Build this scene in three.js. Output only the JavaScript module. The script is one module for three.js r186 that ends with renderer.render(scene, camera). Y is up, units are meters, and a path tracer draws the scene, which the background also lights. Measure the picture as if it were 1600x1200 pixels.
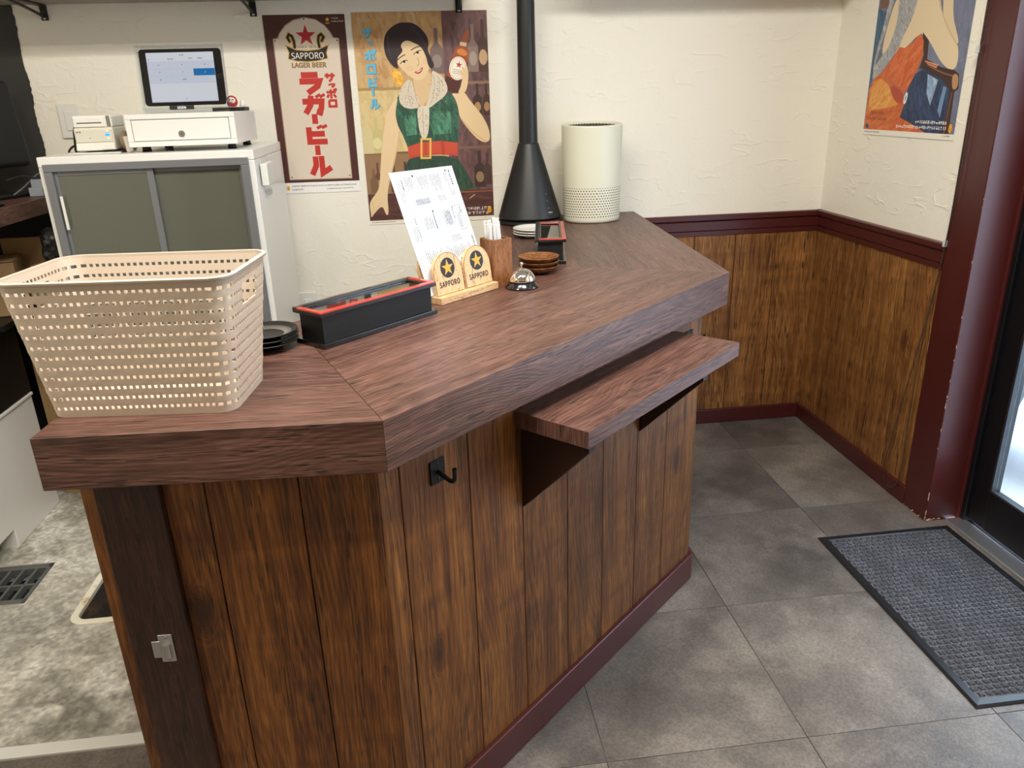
import * as THREE from 'three';
import { RoundedBoxGeometry } from 'three/addons/geometries/RoundedBoxGeometry.js';
import { mergeGeometries, mergeVertices, toCreasedNormals } from 'three/addons/utils/BufferGeometryUtils.js';
import { FontLoader } from 'three/addons/loaders/FontLoader.js';
import { TextGeometry } from 'three/addons/geometries/TextGeometry.js';
import { RectAreaLightUniformsLib } from 'three/addons/lights/RectAreaLightUniformsLib.js';

// ---------------------------------------------------------------- camera, sky, exposure
const scene = new THREE.Scene();
const camera = new THREE.PerspectiveCamera(53.426, 4 / 3, 0.05, 60);
camera.position.set(-1.6677, 1.408, 3.0695);
camera.up.set(0.07023538, 0.93586523, -0.34528721);
camera.lookAt(-1.6677 + 0.10467645, 1.408 - 0.35114557, 3.0695 - 0.9304513);
const renderer = new THREE.WebGLRenderer({ antialias: true });
renderer.toneMapping = THREE.LinearToneMapping;
renderer.toneMappingExposure = 1.03;
renderer.shadowMap.enabled = true;
RectAreaLightUniformsLib.init();
scene.background = new THREE.Color().setRGB(5.2, 6.1, 7.8);          // overcast daylight outside the glass door
// ceiling fittings: [x, y, z, width, depth, intensity, colour]
const FITTINGS = [
  [-2.75, 2.80, 2.63, 0.4, 0.05, 360, [1, 0.88, 0.72], 'short linear ceiling light in front of the basket end of the counter'],
  [-1.95, 2.80, 2.12, 0.6, 0.1, 180, [1, 0.94, 0.84], 'long linear ceiling light above the countertop'],
  [-1.1, 2.80, 2.3, 0.6, 0.3, 94, [1, 0.98, 0.94], 'wide ceiling light above the entrance floor'],
];

// ---------------------------------------------------------------- helpers
let seed = 7;
function rnd() { seed = (seed * 16807) % 2147483647; return (seed - 1) / 2147483646; }
const V3 = (x, y, z) => new THREE.Vector3(x, y, z);
const taken = {};
function numbered(n) { if (taken[n] === undefined) { taken[n] = 0; return n; } taken[n]++; return n + '_' + String(taken[n]).padStart(3, '0'); }
function thing(name, label, category, pos = [0, 0, 0], turn = 0, group) {
  const g = new THREE.Group(); g.name = numbered(name); g.position.set(...pos); g.rotation.y = turn;
  g.userData = { label, category }; if (group) g.userData.group = group;
  scene.add(g); return g;
}
function structure(name, pos = [0, 0, 0], label) {
  const g = new THREE.Group(); g.name = numbered(name); g.position.set(...pos); g.userData = { kind: 'structure' }; if (label) g.userData.label = label;
  scene.add(g); return g;
}
function part(name, geo, mat, parent, pos, rot) {
  const m = new THREE.Mesh(geo, mat); m.name = name;
  if (pos) m.position.set(...pos);
  if (rot) m.rotation.set(...rot);
  parent.add(m); return m;
}
function tag(o, label, category, group) { o.userData = { label, category }; if (group) o.userData.group = group; return o; }
const rb = (w, h, d, r = 0.002, s = 1) => new RoundedBoxGeometry(w, h, d, s, Math.min(r, w / 2.01, h / 2.01, d / 2.01));
const bx = (w, h, d) => new THREE.BoxGeometry(w, h, d);
const mv = (g, x, y, z) => g.translate(x, y, z);
function merge(list) { return mergeGeometries(list.map((g) => { const q = g.index ? g.toNonIndexed() : g; for (const k of Object.keys(q.attributes)) if (!['position', 'normal', 'uv'].includes(k)) q.deleteAttribute(k); return q; })); }
const lathe = (pts, n = 40) => new THREE.LatheGeometry(pts.map(([r, y]) => new THREE.Vector2(r, y)), n);
function tube(pts, r, n = 40, k = 8, closed = false) { return new THREE.TubeGeometry(new THREE.CatmullRomCurve3(pts.map((p) => V3(...p)), closed), n, r, k, closed); }
// uv in metres: u runs along the grain axis of each face
function grainUV(geo, grain = 'y', ou = 0, ov = 0) {
  const p = geo.attributes.position, n = geo.attributes.normal, uv = new Float32Array(p.count * 2), gi = 'xyz'.indexOf(grain);
  for (let i = 0; i < p.count; i++) {
    const c = [p.getX(i), p.getY(i), p.getZ(i)], a = [Math.abs(n.getX(i)), Math.abs(n.getY(i)), Math.abs(n.getZ(i))];
    const m = a.indexOf(Math.max(...a)); let rest = [0, 1, 2].filter((k) => k !== m);
    let u, v;
    if (rest.includes(gi)) { u = c[gi]; v = c[rest.find((k) => k !== gi)]; } else { u = c[rest[0]]; v = c[rest[1]]; }
    uv[2 * i] = u + ou; uv[2 * i + 1] = v + ov;
  }
  geo.setAttribute('uv', new THREE.BufferAttribute(uv, 2)); return geo;
}
// ---- tileable noise and textures
function lattice(s) { const t = new Float32Array(65536); let q = s * 7919 + 13; for (let i = 0; i < 65536; i++) { q = (q * 1103515245 + 12345) & 0x7fffffff; t[i] = q / 0x7fffffff; } return t; }
const LAT = [lattice(1), lattice(2), lattice(3), lattice(4)];
function vn(u, v, pu, pv, k = 0) {
  const L = LAT[k & 3], x = u * pu, y = v * pv, x0 = Math.floor(x), y0 = Math.floor(y), fx = x - x0, fy = y - y0;
  const sx = fx * fx * (3 - 2 * fx), sy = fy * fy * (3 - 2 * fy);
  const h = (a, b) => { a = ((a % pu) + pu) % pu; b = ((b % pv) + pv) % pv; return L[(Math.imul(a, 7349) + Math.imul(b, 9151) + k * 3571) & 65535]; };
  const a = h(x0, y0), b = h(x0 + 1, y0), c = h(x0, y0 + 1), d = h(x0 + 1, y0 + 1);
  return (a + (b - a) * sx) * (1 - sy) + (c + (d - c) * sx) * sy;
}
function fbm(u, v, pu, pv, o = 4, k = 0) { let s = 0, a = 0.5, t = 0; for (let i = 0; i < o; i++) { s += a * vn(u, v, pu << i, pv << i, k + i); t += a; a *= 0.55; } return s / t; }
function pixelTex(w, h, fn, srgb, size) {
  const d = new Uint8Array(w * h * 4);
  for (let j = 0; j < h; j++) for (let i = 0; i < w; i++) { const c = fn(i / w, j / h), o = 4 * (j * w + i); d[o] = c[0]; d[o + 1] = c[1]; d[o + 2] = c[2]; d[o + 3] = 255; }
  const t = new THREE.DataTexture(d, w, h); t.magFilter = THREE.LinearFilter; t.minFilter = THREE.LinearMipmapLinearFilter; t.generateMipmaps = true;
  t.wrapS = t.wrapT = THREE.RepeatWrapping; if (srgb) t.colorSpace = THREE.SRGBColorSpace; if (size) t.repeat.set(1 / size[0], 1 / size[1]); t.needsUpdate = true; return t;
}
const mixc = (a, b, t) => [a[0] + (b[0] - a[0]) * t, a[1] + (b[1] - a[1]) * t, a[2] + (b[2] - a[2]) * t];
const clamp = (x) => Math.max(0, Math.min(1, x));
function woodTextures(w, h, size, stops, { rings = 10, warp = 2.5, k = 0, knots = [], streak = 40, figure = 0 }) {
  const T = new Float32Array(w * h), Bp = new Float32Array(w * h), P = new Float32Array(w * h);
  for (let j = 0; j < h; j++) for (let i = 0; i < w; i++) {
    const u = i / w, v = j / h; let wv = fbm(u, v, 2, 4, 3, k), dk = 0;
    for (const [ku, kv, r] of knots) { let du = Math.abs(u - ku), dv = Math.abs(v - kv); du = Math.min(du, 1 - du); dv = Math.min(dv, 1 - dv); const q = Math.exp(-(du * du * size[0] * size[0] * 0.16 + dv * dv * size[1] * size[1]) / (r * r)); wv += q * 0.35; dk += q * 0.45; }
    const ring = 0.5 + 0.5 * Math.sin(6.28318 * (v * rings + warp * wv)), fine = 0.5 + 0.5 * Math.sin(6.28318 * (v * rings * 7 + warp * 7 * wv + vn(u, v, 4, 32, k)));
    const s1 = fbm(u, v, 4, streak, 4, k + 1), s2 = vn(u, v, 24, h >> 2, k + 2), s3 = vn(u, v, 60, h >> 1, k + 1), big = fbm(u, v, 3, 5, 4, k + 2), fig = figure ? fbm(u, v, 48, 7, 2, k + 3) - 0.5 : 0;
    const pore = vn(u, v, 48, h >> 1, k + 3) * (0.5 + ring);
    T[j * w + i] = clamp(0.5 + 0.12 * (ring - 0.5) + 0.16 * (fine - 0.5) + 0.6 * (s1 - 0.5) + 0.36 * (s2 - 0.5) + 0.3 * (s3 - 0.5) + 0.4 * (big - 0.5) + figure * fig - dk);
    P[j * w + i] = pore > 0.86 ? Math.min(1, (pore - 0.86) * 3) : 0; Bp[j * w + i] = clamp(0.55 + 0.25 * (fine - 0.5) + 0.3 * (s2 - 0.5) + 0.25 * (s3 - 0.5) - 0.45 * P[j * w + i]);
  }
  const at = (A, u, v) => A[Math.round(v * h) * w + Math.round(u * w)];
  const map = pixelTex(w, h, (u, v) => { const t = at(T, u, v), p = at(P, u, v); const c = t < 0.5 ? mixc(stops[0], stops[1], clamp(t * 2)) : mixc(stops[1], stops[2], clamp(t * 2 - 1)); return c.map((x) => x * (1 - 0.45 * p)); }, true, size);
  const bump = pixelTex(w, h, (u, v) => { const q = 255 * at(Bp, u, v); return [q, q, q]; }, false, size);
  return { map, bump };
}
const std = (o) => new THREE.MeshStandardMaterial(o);
const phys = (o) => new THREE.MeshPhysicalMaterial(o);

// ---------------------------------------------------------------- materials
const topWood = woodTextures(1024, 1024, [1.2, 0.62], [[52, 33, 27], [96, 66, 56], [134, 99, 86]], { rings: 9, warp: 3.4, k: 0, streak: 40 });
const mTop = std({ map: topWood.map, bumpMap: topWood.bump, bumpScale: 0.0004, roughness: 0.4 });
const panelWood = woodTextures(1024, 2048, [1.5, 1.2], [[56, 29, 9], [112, 67, 25], [160, 106, 48]], { rings: 13, warp: 3.2, k: 1, streak: 60, figure: 0.2, knots: [[0.2, 0.13, 0.016], [0.55, 0.42, 0.018], [0.75, 0.78, 0.014], [0.4, 0.9, 0.016], [0.9, 0.3, 0.013]] });
const mPanel = std({ map: panelWood.map, bumpMap: panelWood.bump, bumpScale: 0.0004, roughness: 0.5 });
const wainWood = woodTextures(1024, 1024, [1.5, 1.2], [[74, 42, 19], [126, 82, 40], [170, 120, 66]], { rings: 11, warp: 3, k: 2, streak: 52, figure: 0.25, knots: [[0.3, 0.22, 0.014], [0.7, 0.6, 0.016], [0.1, 0.8, 0.013]] });
const mWain = std({ map: wainWood.map, bumpMap: wainWood.bump, bumpScale: 0.0004, roughness: 0.5 });
const postWood = woodTextures(512, 512, [0.9, 0.4], [[28, 15, 10], [54, 31, 23], [78, 50, 39]], { rings: 6, warp: 2, k: 3, streak: 40 });
const paleWood = woodTextures(512, 512, [0.3, 0.2], [[206, 164, 118], [220, 180, 134], [230, 194, 150]], { rings: 9, warp: 1.5, k: 2, streak: 30 });
const mPale = std({ map: paleWood.map, roughness: 0.55 });
const acaciaWood = woodTextures(512, 512, [0.2, 0.14], [[40, 20, 9], [116, 70, 35], [186, 132, 80]], { rings: 8, warp: 3, k: 3, streak: 24 });
const mAcacia = std({ map: acaciaWood.map, roughness: 0.42 });
const teakWood = woodTextures(512, 512, [0.3, 0.16], [[92, 54, 28], [138, 88, 48], [170, 116, 70]], { rings: 7, warp: 2, k: 1, streak: 24 });
const mTeak = std({ map: teakWood.map, roughness: 0.5 });
const plasterBump = pixelTex(1024, 1024, (u, v) => {
  const a = fbm(u, v, 10, 12, 4, 0), b = fbm(u, v, 26, 30, 3, 1), c = vn(u, v, 150, 150, 2);
  const r = 1 - Math.abs(2 * fbm(u + 0.04 * a, v, 7, 16, 3, 2) - 1), e = clamp((r - 0.9) * 10);
  const q = 255 * clamp(0.35 + 0.2 * (b - 0.5) + 0.3 * e * clamp((a - 0.42) * 5) + 0.06 * c); return [q, q, q];
}, false, [0.9, 0.9]);
const mPlaster = std({ color: new THREE.Color().setRGB(0.84, 0.80, 0.695), roughness: 0.85, bumpMap: plasterBump, bumpScale: 0.004 });
const mMaroon = phys({ color: '#481917', roughness: 0.36, clearcoat: 0.15, clearcoatRoughness: 0.25 });
const stoneMap = pixelTex(1024, 1024, (u, v) => {
  const a = fbm(u, v, 4, 4, 5, 0), b = fbm(u, v, 18, 18, 4, 1), c = vn(u, v, 400, 400, 2), d = fbm(u + 0.02 * b, v, 9, 9, 5, 3);
  const t = clamp(0.5 + 1.5 * (a - 0.5) + 0.7 * (b - 0.5)); let col = mixc([76, 70, 66], [122, 114, 106], t); col = mixc(col, [150, 141, 129], 0.35 * clamp((d - 0.56) * 6)); col = mixc(col, [66, 62, 60], 0.3 * clamp((0.42 - d) * 6)); const g = 0.88 + 0.24 * c; return col.map((x) => x * g);
}, true, [1.6, 1.6]);
const stoneBump = pixelTex(1024, 1024, (u, v) => { const q = 255 * (0.4 * vn(u, v, 500, 500, 1) + 0.35 * vn(u, v, 220, 220, 2) + 0.25 * fbm(u, v, 24, 24, 3, 0)); return [q, q, q]; }, false, [0.8, 0.8]);
const mTile = std({ map: stoneMap, bumpMap: stoneBump, bumpScale: 0.0007, roughness: 0.44 });
const concMap = pixelTex(1024, 1024, (u, v) => {
  const a = fbm(u, v, 3, 4, 4, 2), b = fbm(u, v, 20, 20, 4, 0), c = fbm(u, v, 110, 110, 2, 1), e = fbm(u, v, 2, 7, 5, 3);
  let col = mixc([158, 154, 142], [198, 195, 184], clamp(0.5 + 1.6 * (b - 0.5))); col = mixc(col, [92, 90, 84], 0.5 * clamp((e - 0.52) * 4) * clamp(1.3 - b)); col = mixc(col, [232, 230, 222], 0.5 * clamp((a - 0.5) * 5) * clamp((b - 0.4) * 4)); return col.map((x) => x * (0.8 + 0.4 * c));
}, true, [1.3, 1.3]);
const concBump = pixelTex(512, 512, (u, v) => { const q = 255 * (0.6 * fbm(u, v, 60, 60, 3, 1) + 0.4 * fbm(u, v, 12, 12, 3, 2)); return [q, q, q]; }, false, [0.5, 0.5]);
const mConcrete = std({ map: concMap, bumpMap: concBump, bumpScale: 0.003, roughness: 0.55 });
const mWhiteGloss = phys({ color: '#e6e5e1', roughness: 0.3, clearcoat: 0.3, clearcoatRoughness: 0.2 });
const mWhitePlastic = std({ color: '#e2e1db', roughness: 0.45 });
const mOffWhite = std({ color: '#d6d3c2', roughness: 0.5 });
const mAlu = std({ color: '#8b8d90', roughness: 0.42, metalness: 0.6 });
const mSteel = std({ color: '#c8c9cb', roughness: 0.28, metalness: 1 });
const mBlack = std({ color: '#0b0b0c', roughness: 0.45 });
const mBlackMetal = std({ color: '#141414', roughness: 0.4, metalness: 0.3 });
const mLacquer = phys({ color: '#0a0908', roughness: 0.22, clearcoat: 0.8, clearcoatRoughness: 0.12 });
const mLacquerBody = std({ color: '#050505', roughness: 0.55 });
const mLacquerRed = phys({ color: '#b02a18', roughness: 0.25, clearcoat: 0.8, clearcoatRoughness: 0.12 });
const mGlass = phys({ color: '#f4f8f6', roughness: 0.02, transmission: 1, thickness: 0, ior: 1.5 });
const mTinted = phys({ color: '#7b7d70', roughness: 0.06, transmission: 0.45, thickness: 0, ior: 1.5 });
const mAcrylic = phys({ color: '#f6f8fa', roughness: 0.03, transmission: 1, thickness: 0, ior: 1.49 });
const mDarkBoard = std({ color: '#302e2c', roughness: 0.75, bumpMap: plasterBump, bumpScale: 0.002 });
const mCardDark = std({ color: '#20120a', roughness: 0.9 });
const mCard = std({ color: '#a98a62', roughness: 0.85 });

// ---------------------------------------------------------------- room shell
const H = 0.9615, HL = 0.8747;
{
  const w = structure('wall_back', [-1.5, 0, -0.06]);
  part('plaster', grainUV(bx(3.0, 2.9, 0.12), 'x'), mPlaster, w, [0, 1.45, 0]);
  const k = structure('wall_back_dark', [-3.347, 0, -0.062]);
  {   // charcoal board with a ragged cut edge against the plaster
    const pts = [[-0.35, 0]]; for (let i = 0; i <= 240; i++) pts.push([0.35 + 0.004 * (rnd() - 0.5) + 0.003 * Math.sin(i * 0.37), i / 240 * 2.9]); pts.push([-0.35, 2.9]);
    const g = new THREE.ExtrudeGeometry(new THREE.Shape(pts.map((p) => new THREE.Vector2(...p))), { depth: 0.13, bevelEnabled: false }); g.translate(0, 0, -0.065); part('board', grainUV(g, 'x'), mDarkBoard, k);
  }
  // wainscot boards, back wall
  const xs = [-0.846, -0.72, -0.541, -0.364, -0.185, -0.0003];
  part('backing', bx(0.838, 0.848, 0.001), mCardDark, w, [1.5 - 0.4265, 0.424, 0.0607]);
  for (let i = 0; i < 5; i++) part('plank', grainUV(rb(xs[i + 1] - xs[i] - 0.0022, 0.85, 0.008, 0.003), 'y', rnd() * 3, rnd() * 3), mWain, w, [(xs[i] + xs[i + 1]) / 2 + 1.5, 0.425, 0.064]);
  const r = structure('wall_right', [0.06, 0, 0]);
  part('plaster', grainUV(bx(0.12, 2.9, 0.945), 'z', 3.3, 0.4), mPlaster, r, [0, 1.45, 0.4725]);
  part('plaster', grainUV(bx(0.12, 2.9, 3.3), 'z'), mPlaster, r, [0, 1.45, 1.963 + 1.65]);
  part('plaster', grainUV(bx(0.12, 0.8, 1.018), 'z'), mPlaster, r, [0, 2.5, 1.454]);
  const zs = [0.0085, 0.154, 0.304, 0.454, 0.604, 0.665, 0.83];
  part('backing', bx(0.001, 0.848, 0.82), mCardDark, r, [-0.0607, 0.424, 0.419]);
  for (let i = 0; i < 6; i++) part('plank', grainUV(rb(0.008, 0.85, zs[i + 1] - zs[i] - 0.0022, 0.003), 'y', rnd() * 3, rnd() * 3), mWain, r, [-0.064, 0.425, (zs[i] + zs[i + 1]) / 2]);
  const l = structure('wall_left', [-3.76, 0, 2.6]);
  part('plaster', grainUV(bx(0.12, 2.9, 5.4), 'z'), mPlaster, l, [0, 1.45, 0]);
  const f = structure('wall_front', [-1.8, 0, 5.31]);
  part('plaster', grainUV(bx(4.0, 2.9, 0.12), 'x'), mPlaster, f, [0, 1.45, 0]);
  part('panelling', grainUV(bx(4.0, 1.9, 0.02), 'y'), mPanel, f, [0, 0.95, -0.07]);
  const c = structure('ceiling', [-1.8, 2.9, 2.6]);
  part('ceiling_board', bx(4.1, 0.1, 5.6), std({ color: '#e4e0d6', roughness: 0.9 }), c, [0, 0.05, 0]);
  // chair rail (stepped profile) and baseboards
  const prof = [[0, 0.8487], [0.012, 0.8487], [0.012, 0.866], [0.0095, 0.868], [0.0145, 0.871], [0.0145, 0.905], [0.012, 0.908], [0.019, 0.911], [0.021, 0.914], [0.021, 0.93], [0.018, 0.9337], [0, 0.9337]];
  const rail = (len) => { const s = new THREE.Shape(prof.map(([a, b]) => new THREE.Vector2(a, b))); return new THREE.ExtrudeGeometry(s, { depth: len, bevelEnabled: false, steps: 1 }); };
  const t1 = structure('trim_1', [0, 0, 0], 'maroon moulded chair rail on the back wall');
  const g1 = rail(0.80); part('rail', g1, mMaroon, t1, [0, 0, 0], [0, -Math.PI / 2, 0]);
  const t2 = structure('trim_2', [0, 0, 0], 'maroon moulded chair rail beside the doorway');
  const g2 = rail(0.83); part('rail', g2, mMaroon, t2, [0, 0, 0.83], [0, Math.PI, 0]);
  const b1 = structure('baseboard_back', [-0.424, 0, 0]);
  part('board', rb(0.844, 0.066, 0.02, 0.003), mMaroon, b1, [0, 0.033, 0.01]);
  const b2 = structure('baseboard_right', [0, 0, 0.42]);
  part('board', rb(0.02, 0.066, 0.836, 0.003), mMaroon, b2, [-0.01, 0.033, 0]);
  // door casing, jamb
  const t3 = structure('trim_3', [0, 0, 0.9], 'dark maroon painted door casing with chipped edges');
  part('casing', rb(0.016, 2.2, 0.1285, 0.002), mMaroon, t3, [-0.008, 1.1, -0.0072]);
  part('jamb', rb(0.134, 2.1, 0.0115, 0.0015), mMaroon, t3, [0.0523, 1.05, 0.0535]);
  part('stop', rb(0.014, 2.1, 0.02, 0.002), mMaroon, t3, [0.103, 1.05, 0.062]);
  const chip = std({ color: '#c4a48e', roughness: 0.9 }), chips = [];
  for (let i = 0; i < 22; i++) { const y = 0.01 + Math.pow(rnd(), 1.7) * 1.1, s = 0.002 + 0.006 * rnd() * (y < 0.5 ? 1.5 : 0.7); const g = new THREE.IcosahedronGeometry(s * 0.5, 0); g.scale(0.35, 1 + 1.6 * rnd(), 0.3); mv(g, -0.0155 + 0.0008 * rnd(), y, 0.0588); chips.push(g); }
  for (let i = 0; i < 26; i++) { const g = new THREE.IcosahedronGeometry(0.001 + 0.005 * rnd() * rnd(), 0); g.scale(1.4, 0.6, 0.3); mv(g, i < 16 ? 0.112 * rnd() - 0.01 : -0.0165, 0.003 + 0.004 * rnd(), i < 16 ? 0.0592 : -0.066 + 0.12 * rnd()); chips.push(g); }
  const cm = part('chipped_paint', merge(chips), chip, t3); cm.userData.kind = 'stuff';
  const t4 = structure('trim_4', [0, 0, 1.96], 'maroon painted casing on the far side of the door');
  part('casing', rb(0.016, 2.2, 0.12, 0.002), mMaroon, t4, [-0.008, 1.1, 0.05]);
  part('jamb', rb(0.135, 2.1, 0.012, 0.0015), mMaroon, t4, [0.052, 1.05, -0.004]);
  part('head', rb(0.135, 0.012, 0.99, 0.0015), mMaroon, t4, [0.052, 2.094, -0.506]);
  // floor tiles
  const fl = structure('floor', [0, 0, 0]);
  part('screed', bx(1.9, 0.06, 5.3), std({ color: '#4a463f', roughness: 0.9 }), fl, [-0.88, -0.0325, 2.6]);
  part('screed', bx(1.9, 0.06, 3.68), std({ color: '#4a463f', roughness: 0.9 }), fl, [-2.78, -0.0325, 3.41]);
  const xl = [], zl = []; for (let x = -1.335 - 0.475 * 5; x < 0.2; x += 0.475) xl.push(x); for (let z = 0.304 - 0.495; z < 5.2; z += 0.495) zl.push(z);
  for (const x of xl) for (const z of zl) {
    let x0 = Math.max(x, -3.68), x1 = Math.min(x + 0.475, 0.06), z0 = Math.max(z, 0), z1 = Math.min(z + 0.495, 5.24);
    if (x + 0.475 <= -1.80) { if (z + 0.495 <= 1.6) continue; z0 = Math.max(z0, 1.577); }
    if (x1 - x0 < 0.02 || z1 - z0 < 0.02) continue;
    if (z0 > 3.4) continue;
    const g = grainUV(rb(x1 - x0 - 0.0014, 0.004, z1 - z0 - 0.0014, 0.0009), rnd() < 0.5 ? 'x' : 'z', rnd() * 5, rnd() * 5);
    part('tile', g, mTile, fl, [(x0 + x1) / 2, -0.002 - 0.0004 * rnd(), (z0 + z1) / 2]);
  }
  part('tile_field', grainUV(bx(3.74, 0.004, 1.9), 'x'), mTile, fl, [-1.81, -0.002, 4.35]).userData.kind = 'stuff';
  // kitchen concrete with openings for the drain and the hatch
  const ck = structure('floor_kitchen', [0, 0, 0]);
  const s = new THREE.Shape(); s.moveTo(-3.7, 0); s.lineTo(-1.84, 0); s.lineTo(-1.84, -1.538); s.lineTo(-3.7, -1.538); s.closePath();
  const hole = new THREE.Path(); hole.moveTo(-3.4, -0.715); hole.lineTo(-2.955, -0.715); hole.lineTo(-2.955, -0.94); hole.lineTo(-3.4, -0.94); hole.closePath(); s.holes.push(hole);
  const hr = rrect(-2.55, -0.93, 0.46, 0.30, 0.05, true); s.holes.push(hr);
  const cg = new THREE.ExtrudeGeometry(s, { depth: 0.06, bevelEnabled: false }); cg.rotateX(-Math.PI / 2); cg.translate(0, -0.06, 0); grainUV(cg, 'x');
  part('concrete', cg, mConcrete, ck);
  part('subfloor', bx(1.9, 0.03, 1.6), std({ color: '#151412', roughness: 0.9 }), ck, [-2.75, -0.14, 0.8]);
  const st = structure('trim_5', [-2.75, 0, 1.557], 'pale metal edge strip between kitchen concrete and floor tiles');
  part('strip', rb(1.85, 0.014, 0.037, 0.002), std({ color: '#d0d0cb', roughness: 0.45 }), st, [0, -0.002, 0]);
}
function rrect(cx, cy, w, h, r, path) {
  const s = path ? new THREE.Path() : new THREE.Shape(), x = cx - w / 2, y = cy - h / 2;
  s.moveTo(x + r, y); s.lineTo(x + w - r, y); s.absarc(x + w - r, y + r, r, -Math.PI / 2, 0); s.lineTo(x + w, y + h - r); s.absarc(x + w - r, y + h - r, r, 0, Math.PI / 2);
  s.lineTo(x + r, y + h); s.absarc(x + r, y + h - r, r, Math.PI / 2, Math.PI); s.lineTo(x, y + r); s.absarc(x + r, y + r, r, Math.PI, Math.PI * 1.5); return s;
}
// ---- entrance door and what lies outside
{
  const d = structure('door_1', [0.13, 0, 1.454], 'black framed glass entrance door');
  const frame = std({ color: '#0d0e12', roughness: 0.38 });
  part('frame_post', rb(0.05, 2.09, 0.028, 0.003), frame, d, [0, 1.045, -0.478]);
  part('frame_post', rb(0.05, 2.09, 0.028, 0.003), frame, d, [0, 1.045, 0.478]);
  part('frame_head', rb(0.05, 0.03, 0.93, 0.003), frame, d, [0, 2.07, 0]);
  part('stile', rb(0.036, 2.03, 0.075, 0.003), frame, d, [0.004, 1.035, -0.424]);
  part('stile', rb(0.036, 2.03, 0.075, 0.003), frame, d, [0.004, 1.035, 0.424]);
  part('bottom_rail', rb(0.036, 0.14, 0.772, 0.003), frame, d, [0.004, 0.088, 0]);
  part('top_rail', rb(0.036, 0.1, 0.772, 0.003), frame, d, [0.004, 2.0, 0]);
  part('glazing_bead', merge([mv(bx(0.012, 1.79, 0.008), 0, 1.055, -0.383), mv(bx(0.012, 1.79, 0.008), 0, 1.055, 0.383), mv(bx(0.012, 0.008, 0.76), 0, 0.163, 0)]), std({ color: '#2b2d33', roughness: 0.3 }), d, [-0.012, 0, 0]);
  part('pane', bx(0.005, 1.79, 0.772), mGlass, d, [0.004, 1.055, 0]);
  const th = structure('trim_6', [0.085, 0, 1.454], 'brushed metal door threshold');
  part('threshold', rb(0.066, 0.012, 0.97, 0.003), std({ color: '#d8dade', roughness: 0.3, metalness: 0.9 }), th, [0, 0.004, 0]);
  part('threshold_track', rb(0.05, 0.01, 0.97, 0.002), mBlackMetal, th, [0.06, 0.003, 0]);
  const pv = structure('pavement', [3.1, 0, 1.6], 'pale concrete pavement outside the glass door');
  part('slab', grainUV(bx(5.9, 0.05, 9), 'x'), std({ color: '#b9bcc2', roughness: 0.8, bumpMap: concBump, bumpScale: 0.002 }), pv, [0, -0.027, 0]);
  const om = tag(part('outdoor_mat', rb(0.5, 0.012, 0.7, 0.004), std({ color: '#6e727a', roughness: 0.9, bumpMap: concBump, bumpScale: 0.004 }), scene, [1.15, 0.004, 0.95]), 'grey ribbed mat on the pavement outside the door', 'mat');
  const sg = thing('sandwich_board', 'black folding sandwich board on the pavement outside the door', 'sign board', [0.62, 0, 0.66], 0.5);
  part('board', rb(0.4, 0.8, 0.02, 0.004), mBlack, sg, [0, 0.39, 0.1], [-0.24, 0, 0]);
  part('board', rb(0.4, 0.8, 0.02, 0.004), mBlack, sg, [0, 0.39, -0.1], [0.24, 0, 0]);
}
// ---- ceiling lights
for (const [x, y, z, w, d, I, c, label] of FITTINGS) {
  const t = thing('ceiling_light', label, 'ceiling light', [x, y, z]);
  part('stem', bx(0.04, 0.075, 0.04), mWhitePlastic, t, [0, 0.0665, 0]);
  part('housing', rb(w + 0.04, 0.035, d + 0.03, 0.006), mWhitePlastic, t, [0, 0.0215, 0]);
  part('diffuser', bx(w, 0.006, d), std({ color: '#ffffff', emissive: new THREE.Color(...c), emissiveIntensity: 2, roughness: 0.6 }), t, [0, 0.001, 0]);
  const l = new THREE.RectAreaLight(new THREE.Color(...c), I, w, d); l.name = 'light'; l.rotation.x = -Math.PI / 2; l.position.set(0, -0.006, 0); t.add(l);
}

// ---------------------------------------------------------------- service counter
const A = [-2.257, 1.972], B = [-1.744, 2.002], C = [-0.868, 1.167], D = [-0.803, 0.003];
const TH = Math.atan2(0.835, 0.876), DX = [Math.cos(TH), -Math.sin(TH)], NX = [Math.sin(TH), Math.cos(TH)];   // along the long front, and out of it
const SN = (s, n) => [B[0] + DX[0] * s + NX[0] * n, B[1] + DX[1] * s + NX[1] * n];
function off(p, q, w) { const dx = q[0] - p[0], dz = q[1] - p[1], L = Math.hypot(dx, dz), nx = dz / L, nz = -dx / L; return [[p[0] + nx * w, p[1] + nz * w], [q[0] + nx * w, q[1] + nz * w]]; }
function cross2(a, b) { const [p, q] = a, [r, s] = b, d1 = [q[0] - p[0], q[1] - p[1]], d2 = [s[0] - r[0], s[1] - r[1]], t = ((r[0] - p[0]) * d2[1] - (r[1] - p[1]) * d2[0]) / (d1[0] * d2[1] - d1[1] * d2[0]); return [p[0] + d1[0] * t, p[1] + d1[1] * t]; }
function ring(w, wA = 0, wD = 0) {           // outline of the counter offset inwards by w
  const a = off(A, B, w), b = off(B, C, w), c = off(C, D, w);
  const dAB = [(B[0] - A[0]), (B[1] - A[1])], L = Math.hypot(...dAB);
  return [[a[0][0] + dAB[0] / L * wA, a[0][1] + dAB[1] / L * wA], cross2(a, b), cross2(b, c), [c[1][0], D[1]]];
}
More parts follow.
